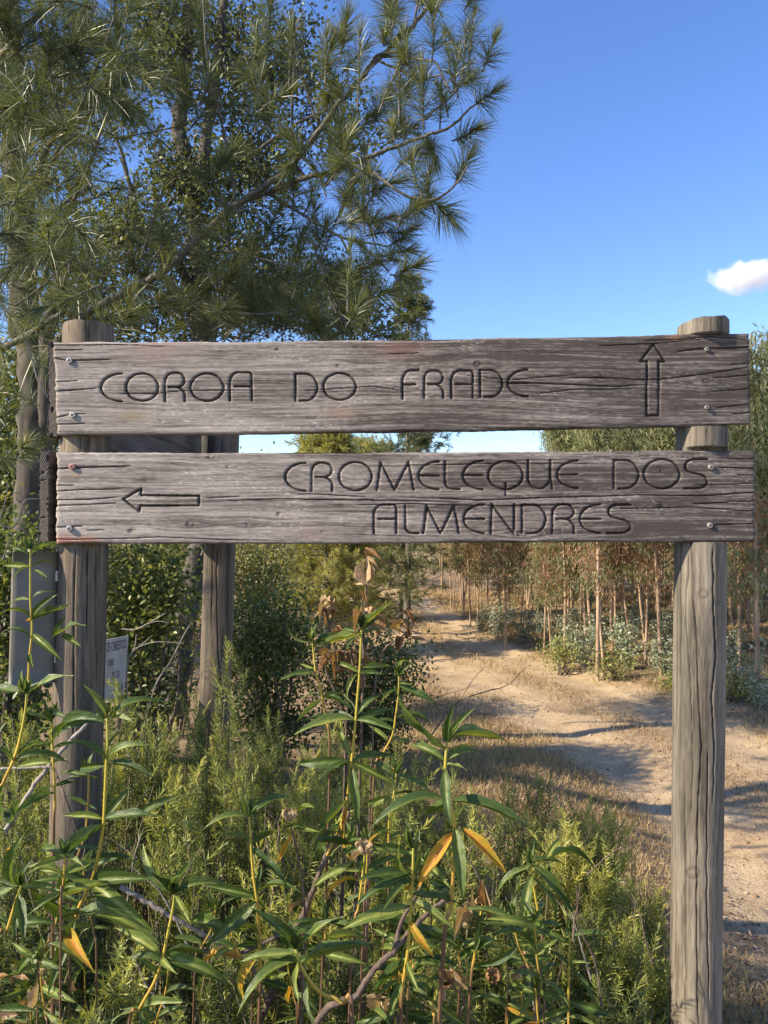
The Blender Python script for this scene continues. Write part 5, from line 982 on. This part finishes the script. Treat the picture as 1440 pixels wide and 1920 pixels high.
rockrose('leaning rockrose with yellow-green tip low in the foreground', 1.12, [(328, 1675), (324, 1705), (315, 1750), (305, 1795), (290, 1840), (262, 1892), (240, 1950)],
         [(328, 1678, 284, 1636, 'g', -.03), (332, 1670, 268, 1582, 'g', .03), (330, 1676, 366, 1612, 'g', -.02), (332, 1672, 340, 1640, 'g'), (332, 1675, 380, 1645, 'g'), (334, 1672, 435, 1668, 'g', .02), (328, 1682, 358, 1734, 'g', -.04), (308, 1795, 332, 1826, 'g', -.04), (310, 1790, 395, 1790, 'g', .02), (312, 1795, 436, 1850, 'g', -.02), (300, 1790, 215, 1740, 'g', .04), (264, 1888, 350, 1880, 'g'), (262, 1890, 205, 1920, 'g'), (266, 1892, 300, 1930, 'g')], 0, 0.003)
rockrose('rockrose with broad dark leaves hanging at the foot of the old twigs', 1.1, [(775, 1590), (774, 1640), (770, 1700), (765, 1780), (755, 1850), (750, 1930)],
         [(768, 1595, 758, 1540, 'g'), (772, 1640, 668, 1652, 'g', -.02), (772, 1636, 664, 1700, 'g', -.02), (774, 1632, 750, 1580, 'g', -.03), (776, 1640, 790, 1590, 'g'), (770, 1650, 715, 1712, 'g', -.05), (758, 1705, 640, 1742, 'g', -.02), (775, 1690, 850, 1745, 'g', -.03), (780, 1680, 870, 1700, 'g', .03), (770, 1720, 815, 1795, 'o', -.02), (765, 1750, 830, 1760, 'g'), (760, 1800, 790, 1870, 'g', -.05), (755, 1800, 700, 1860, 'g'), (756, 1840, 725, 1920, 'g', -.03), (700, 1895, 735, 1930, 'g', -.05)], 0, 0.003)
rockrose('rockrose with drooping blue-green leaves beside the bright bush', 1.4, [(995, 1620), (1000, 1660), (1010, 1720), (1015, 1800)],
         [(995, 1620, 950, 1650, 'g'), (998, 1618, 1060, 1622, 'g', .03), (998, 1622, 1075, 1715, 'g', -.02), (996, 1640, 980, 1745, 'g', -.03), (1000, 1645, 1040, 1740, 'g', .0), (990, 1628, 930, 1680, 'g', .0), (1030, 1615, 1115, 1630, 'g', .04), (1025, 1610, 1055, 1570, 'g', .02), (1030, 1620, 1030, 1660, 'g')], 1, 0.0028)
rockrose('rockrose with withered brown bloom and pale limp leaves', 1.25, [(905, 1650), (905, 1690), (900, 1720), (890, 1790), (880, 1880)],
         [(900, 1650, 910, 1710, 'd'), (893, 1645, 905, 1700, 'd'), (912, 1660, 920, 1710, 'd'), (875, 1690, 870, 1740, 'd'), (880, 1735, 852, 1765, 'd'), (918, 1705, 945, 1715, 'd'), (895, 1710, 890, 1790, 'g', -.02), (918, 1720, 965, 1795, 'g', -.02), (905, 1700, 885, 1660, 'd')], 0, 0.0026, [(905, 1705, 0.018, (0, -.3, 1), 2)], tip=False)
rockrose('rockrose behind the tallest one with small leaves near the track', 1.55, [(748, 1262), (747, 1300), (742, 1340), (735, 1380), (715, 1420), (700, 1480)],
         [(748, 1265, 765, 1240, 'g'), (748, 1268, 778, 1240, 'g'), (746, 1282, 775, 1284, 'g'), (746, 1290, 822, 1322, 'g', -.02), (745, 1294, 712, 1325, 'g'), (740, 1342, 775, 1362, 'g'), (742, 1348, 810, 1362, 'g'), (738, 1350, 700, 1352, 'g'), (725, 1385, 785, 1400, 'g'), (722, 1388, 690, 1360, 'g'), (745, 1270, 735, 1245, 'g')], 0, 0.0024)
rockrose('short rockrose with orange-edged leaves between the middle and right stems', 1.4, [(743, 1450), (738, 1490), (730, 1530), (728, 1600), (724, 1680)],
         [(743, 1452, 758, 1425, 'g'), (742, 1452, 730, 1440, 'o'), (744, 1456, 808, 1486, 'g'), (740, 1460, 690, 1430, 'g'), (735, 1490, 690, 1505, 'g'), (736, 1492, 800, 1510, 'g'), (728, 1560, 690, 1540, 'g'), (728, 1580, 760, 1560, 'g')], 0, 0.0024)
rockrose('stalk with a split tan seed head beside the mid-height yellow stem', 1.25, [(545, 1545), (553, 1580), (562, 1620), (568, 1660), (572, 1725), (570, 1800)],
         [(552, 1560, 522, 1615, 'o'), (566, 1635, 548, 1642, 'o'), (556, 1545, 600, 1560, 'g'), (560, 1525, 592, 1516, 'g'), (562, 1690, 548, 1715, 'd')], 0, 0.0022, [(543, 1538, 0.017, (0, -.1, 1), 0)], tip=False, woody=True)
rockrose('stalk with a brown seed head and orange sepals under the middle rockrose', 1.2, [(684, 1600), (680, 1640), (672, 1700), (660, 1790)],
         [(690, 1585, 715, 1562, 'o'), (680, 1600, 668, 1616, 'd'), (684, 1600, 706, 1606, 'd'), (676, 1610, 672, 1645, 'g')], 0, 0.0022, [(682, 1598, 0.018, (.1, -.2, 1), 1)], tip=False)
rockrose('stalk with open grey star-shaped seed heads low in the foreground', 1.2, [(838, 1838), (850, 1850), (870, 1880), (860, 1950)],
         [(835, 1835, 838, 1808, 'd'), (838, 1838, 850, 1818, 'd'), (836, 1838, 820, 1822, 'd'), (840, 1848, 845, 1878, 'd'), (845, 1845, 862, 1842, 'd'), (838, 1845, 825, 1860, 'd')], 0, 0.0022, [(838, 1838, 0.016, (-.2, -.8, .6), 2), (922, 1832, 0.015, (.1, -.6, .6), 0)], tip=False, woody=True)
rockrose('stalk with a closed reddish seed capsule near the bottom twigs', 1.1, [(728, 1888), (735, 1910), (745, 1950)], [(727, 1870, 729, 1905, 'd'), (722, 1872, 728, 1908, 'd'), (732, 1872, 727, 1908, 'd')], 0, 0.002, [(728, 1895, 0.014, (0, 0, 1), 1)], tip=False, woody=True)
rockrose('rockrose with large shaded leaves beside the fallen brown leaves', 1.05, [(40, 1660), (30, 1690), (15, 1740), (-10, 1820)],
         [(45, 1655, 52, 1555, 'g', -.02), (44, 1668, 110, 1660, 'g', .02), (36, 1675, 22, 1770, 'g', -.04), (30, 1678, 45, 1775, 'g', -.05), (38, 1665, -20, 1650, 'g'), (40, 1662, -30, 1700, 'g'), (20, 1600, 10, 1595, 'o'), (10, 1470, 6, 1560, 'g', .1), (18, 1545, 38, 1500, 'g', .08)], 0, 0.003)
rockrose('small rockrose tips pushing up at the bottom edge between twigs', 1.15, [(812, 1870), (812, 1900), (812, 1960)],
         [(812, 1872, 818, 1852, 'g'), (814, 1876, 880, 1930, 'g'), (810, 1878, 760, 1850, 'g'), (812, 1880, 800, 1850, 'g')], 0, 0.0024)
rockrose('seedling rockrose with yellowing leaves beside the small fleshy one', 1.55, [(978, 1830), (978, 1860), (976, 1940)],
         [(978, 1850, 962, 1835, 'o'), (978, 1855, 1000, 1862, 'g'), (978, 1835, 985, 1818, 'd'), (978, 1832, 1000, 1820, 'd'), (976, 1870, 940, 1880, 'g'), (980, 1870, 1020, 1850, 'g')], 0, 0.002, [(990, 1825, 0.013, (0, -.2, 1), 2)], tip=False)

for k in range(26):
    x = LR.uniform(0, 1120); y = LR.uniform(1560, 1880) if x < 900 else LR.uniform(1720, 1890); Yk = LR.uniform(1.12, 1.5); ln = LR.uniform(60, 130); lx = LR.normal() * 18
    st = [(x, y), (x + lx * .3, y + ln * .5), (x + lx, y + ln), (x + lx * 1.3, y + ln * 1.6)]; lv = []
    for j in range(3):
        ny = y + 6 + j * ln * .42; nx = x + lx * j * .3
        for sd in (-1, 1):
            q = LR.uniform(45, 95); an_ = LR.uniform(-.6, .7); lv.append((nx, ny, nx + sd * q * math.cos(an_), ny + q * math.sin(an_), 'o' if LR.random() < .07 else 'g'))
    t_ = rockrose('small leafy rockrose shoot half hidden among the needle-leaved bushes', Yk, st, lv, -1, 0.0019, stone=0.75); t_['group'] = 'small rockrose shoots among the bushes'
pile = thing('fallen_leaf_heap', 'heap of curled brown fallen leaves caught low among the left stems', 'leaf heap', tuple(P(60, 1870, 1.3)))
for k in range(22):
    p0 = P(60 + LR.normal() * 40, 1865 + LR.normal() * 28, 1.2 + LR.normal() * .05); add_leaf(pile, p0, p0 + LR.normal(size=3) * [.018, .012, .014], 'd', .4)
for lab, x, y, rx, ry, Yk, sd in (('low olive bush at the foot of the front eucalyptus row', 1052, 1228, 26, 22, 11.2, 71), ('yellow-green low bush between saplings right of the wooden post', 1385, 1300, 30, 26, 9.3, 72), ('small dark bush between the silver saplings', 1150, 1250, 30, 22, 10.6, 73), ('low green bush beside the track verge behind the right post', 1275, 1282, 30, 20, 9.8, 74)):
    shrub(lab, x, y, rx, ry, Yk, M_ros, sd, 40, .45, 0.05, 0.02, 'low_bush')

# ------------------------------------------------------------------ dead twigs
def twig(label, l, r0, r1, mat=M_twig, forks=()):
    a = Acc(); S = spline(pts3(l), 7); S = S + np.random.default_rng(int(l[0][0] * 7 + l[0][1])).normal(size=S.shape) * r0 * 0.16
    tube(a, S, np.linspace(r0, r1, len(S)), 6)
    for f in forks:
        q = spline(pts3(f), 5); tube(a, q, np.linspace(r1 * 1.3, r1 * 0.5, len(q)), 5)
    o = a.build('dead_twig', mat); tag(o, label, 'twig'); return o
twig('pale dead twig lying across the bushes low on the left', [(225, 1662, 1.35), (290, 1700, 1.35), (350, 1735, 1.35), (420, 1775, 1.38), (470, 1810, 1.45), (500, 1880, 1.5)], 0.0045, 0.003)
twig('dark woody branch rising under the middle rockrose', [(470, 1960, 1.5), (560, 1735, 1.4), (580, 1690, 1.4), (610, 1610, 1.4), (640, 1560, 1.42), (656, 1520, 1.42)], 0.006, 0.004, M_dtwig, [[(560, 1735, 1.4), (500, 1765, 1.4), (440, 1790, 1.38), (380, 1780, 1.36)]])
twig('crooked grey-brown branch crossing the foreground', [(560, 1990, 1.15), (610, 1895, 1.1), (665, 1868, 1.1), (700, 1820, 1.1), (735, 1785, 1.1), (780, 1735, 1.12), (835, 1685, 1.15), (850, 1676, 1.15)], 0.0055, 0.003, M_dtwig, [[(740, 1780, 1.1), (752, 1730, 1.12), (775, 1690, 1.14), (790, 1660, 1.15)]])
twig('straight grey dead stick leaning on the left post', [(10, 1560, 1.7), (60, 1480, 1.7), (110, 1415, 1.7), (150, 1370, 1.72), (190, 1335, 1.75)], 0.0055, 0.004)
twig('thin dead stick lying level beside the left post', [(-10, 1442, 1.6), (40, 1440, 1.6), (95, 1438, 1.6)], 0.003, 0.003)
twig('thin reddish dead stalk below the left post', [(100, 1440, 1.55), (120, 1490, 1.5), (140, 1545, 1.5), (150, 1580, 1.5)], 0.0025, 0.002, M_dtwig)
twig('forked pale dead branch in front of the white notice', [(240, 1345, 3.0), (238, 1250, 3.0), (252, 1215, 3.0), (256, 1190, 3.0)], 0.004, 0.002, M_twig, [[(245, 1225, 3.0), (270, 1205, 3.0), (285, 1192, 3.0)], [(248, 1218, 3.0), (290, 1204, 3.0), (345, 1206, 3.0)]])
twig('long pale dead twig slanting between left post and rear post', [(255, 1420, 2.6), (290, 1290, 2.6), (320, 1240, 2.6), (345, 1190, 2.6), (362, 1162, 2.6)], 0.003, 0.0015)
twig('pale dead twig arching above the white notice', [(228, 1180, 3.3), (255, 1180, 3.3), (285, 1165, 3.3), (310, 1150, 3.3)], 0.004, 0.002, M_twig, [[(270, 1172, 3.3), (295, 1165, 3.3), (318, 1168, 3.3)]])
twig('bare reddish twig reaching out over the dry verge', [(780, 1420, 2.6), (850, 1325, 2.6), (900, 1300, 2.6), (950, 1285, 2.6), (985, 1252, 2.6)], 0.003, 0.001, M_dtwig, [[(860, 1318, 2.6), (890, 1270, 2.6), (912, 1250, 2.6)], [(800, 1312, 2.6), (850, 1298, 2.6), (905, 1280, 2.6)]])
twig('bare thin twig beside the foot of the right post', [(1100, 1640, 1.9), (1165, 1590, 1.9), (1190, 1640, 1.9), (1192, 1668, 1.9)], 0.002, 0.001, M_dtwig, [[(1190, 1668, 1.9), (1220, 1660, 1.9), (1245, 1645, 1.9)]])
twig('tangle of bare grey twigs hanging left of the planks', [(0, 980, 2.6), (20, 990, 2.6), (35, 975, 2.6), (45, 940, 2.6), (70, 935, 2.6)], 0.003, 0.002, M_twig, [[(0, 975, 2.6), (12, 930, 2.6), (14, 900, 2.6)], [(5, 1050, 2.6), (20, 1010, 2.6), (50, 970, 2.6)]])
twig('slim bare twig hanging down beside the end of the upper plank', [(48, 640, 2.7), (62, 680, 2.7), (70, 710, 2.7), (94, 755, 2.7), (100, 800, 2.7)], 0.003, 0.002)

for k in range(22):
    x = LR.uniform(20, 1180); y = LR.uniform(1480, 1840) if x < 900 else LR.uniform(1600, 1850); Yk = LR.uniform(1.3, 2.0); dx = LR.normal() * 45; h_ = LR.uniform(60, 150)
    o_ = twig('thin dead stalk poking out of the green bushes', [(x + dx * 1.5, y + h_ * 1.6, Yk), (x + dx, y + h_, Yk), (x + dx * .4 + LR.normal() * 6, y + h_ * .5, Yk), (x, y, Yk)], 0.0022, 0.0009, M_twig if k % 2 else M_dtwig, [[(x + dx * .5, y + h_ * .55, Yk), (x + dx * .5 + LR.normal() * 30, y + h_ * .2, Yk)]])
    o_['group'] = 'thin dead stalks among the bushes'

# ------------------------------------------------------------------ small white cloud
cl = Acc(); cY = 900.0; cc = P(1398, 518, cY); rng = np.random.default_rng(5)
nu, nv = 48, 24; uu, vv = np.meshgrid(np.linspace(0, 2 * np.pi, nu, endpoint=False), np.linspace(0.02, np.pi - 0.02, nv))
sph = np.stack([np.cos(uu) * np.sin(vv), np.sin(uu) * np.sin(vv), np.cos(vv)], -1)
cl.add((sph * np.array([50, 30, 23])).reshape(-1, 3), None, [[i * nu + j, (i + 1) * nu + j, (i + 1) * nu + (j + 1) % nu, i * nu + (j + 1) % nu] for i in range(nv - 1) for j in range(nu)])
mc = bpy.data.materials.new('cloud_vapour'); mc.use_nodes = True; nt = mc.node_tree; nt.nodes.clear()
o = nt.nodes.new('ShaderNodeOutputMaterial'); pv_ = nt.nodes.new('ShaderNodeVolumePrincipled'); pv_.inputs['Color'].default_value = (1, 1, 1, 1); pv_.inputs['Anisotropy'].default_value = 0.0
tc = nt.nodes.new('ShaderNodeTexCoord'); mp = nt.nodes.new('ShaderNodeMapping'); mp.inputs['Scale'].default_value = (1 / 50, 1 / 30, 1 / 23)
ln = nt.nodes.new('ShaderNodeVectorMath'); ln.operation = 'LENGTH'; nz_ = nt.nodes.new('ShaderNodeTexNoise'); nz_.inputs['Scale'].default_value = 0.045; nz_.inputs['Detail'].default_value = 5
nt.links.new(tc.outputs['Object'], mp.inputs[0]); nt.links.new(mp.outputs[0], ln.inputs[0]); nt.links.new(tc.outputs['Object'], nz_.inputs[0])
m1 = nt.nodes.new('ShaderNodeMath'); m1.operation = 'MULTIPLY_ADD'; m1.inputs[1].default_value = 1.5; m1.inputs[2].default_value = 0.08
m2 = nt.nodes.new('ShaderNodeMath'); m2.operation = 'SUBTRACT'; m3 = nt.nodes.new('ShaderNodeMapRange'); m3.inputs['From Max'].default_value = 0.35; m3.inputs['To Max'].default_value = 0.07
nt.links.new(nz_.outputs[0], m1.inputs[0]); nt.links.new(m1.outputs[0], m2.inputs[0]); nt.links.new(ln.outputs['Value'], m2.inputs[1]); nt.links.new(m2.outputs[0], m3.inputs[0])
nt.links.new(m3.outputs[0], pv_.inputs['Density']); nt.links.new(pv_.outputs[0], o.inputs['Volume'])
co = cl.build('cloud', mc); co.location = cc; tag(co, 'small white puffy cloud alone in the blue sky', 'cloud')
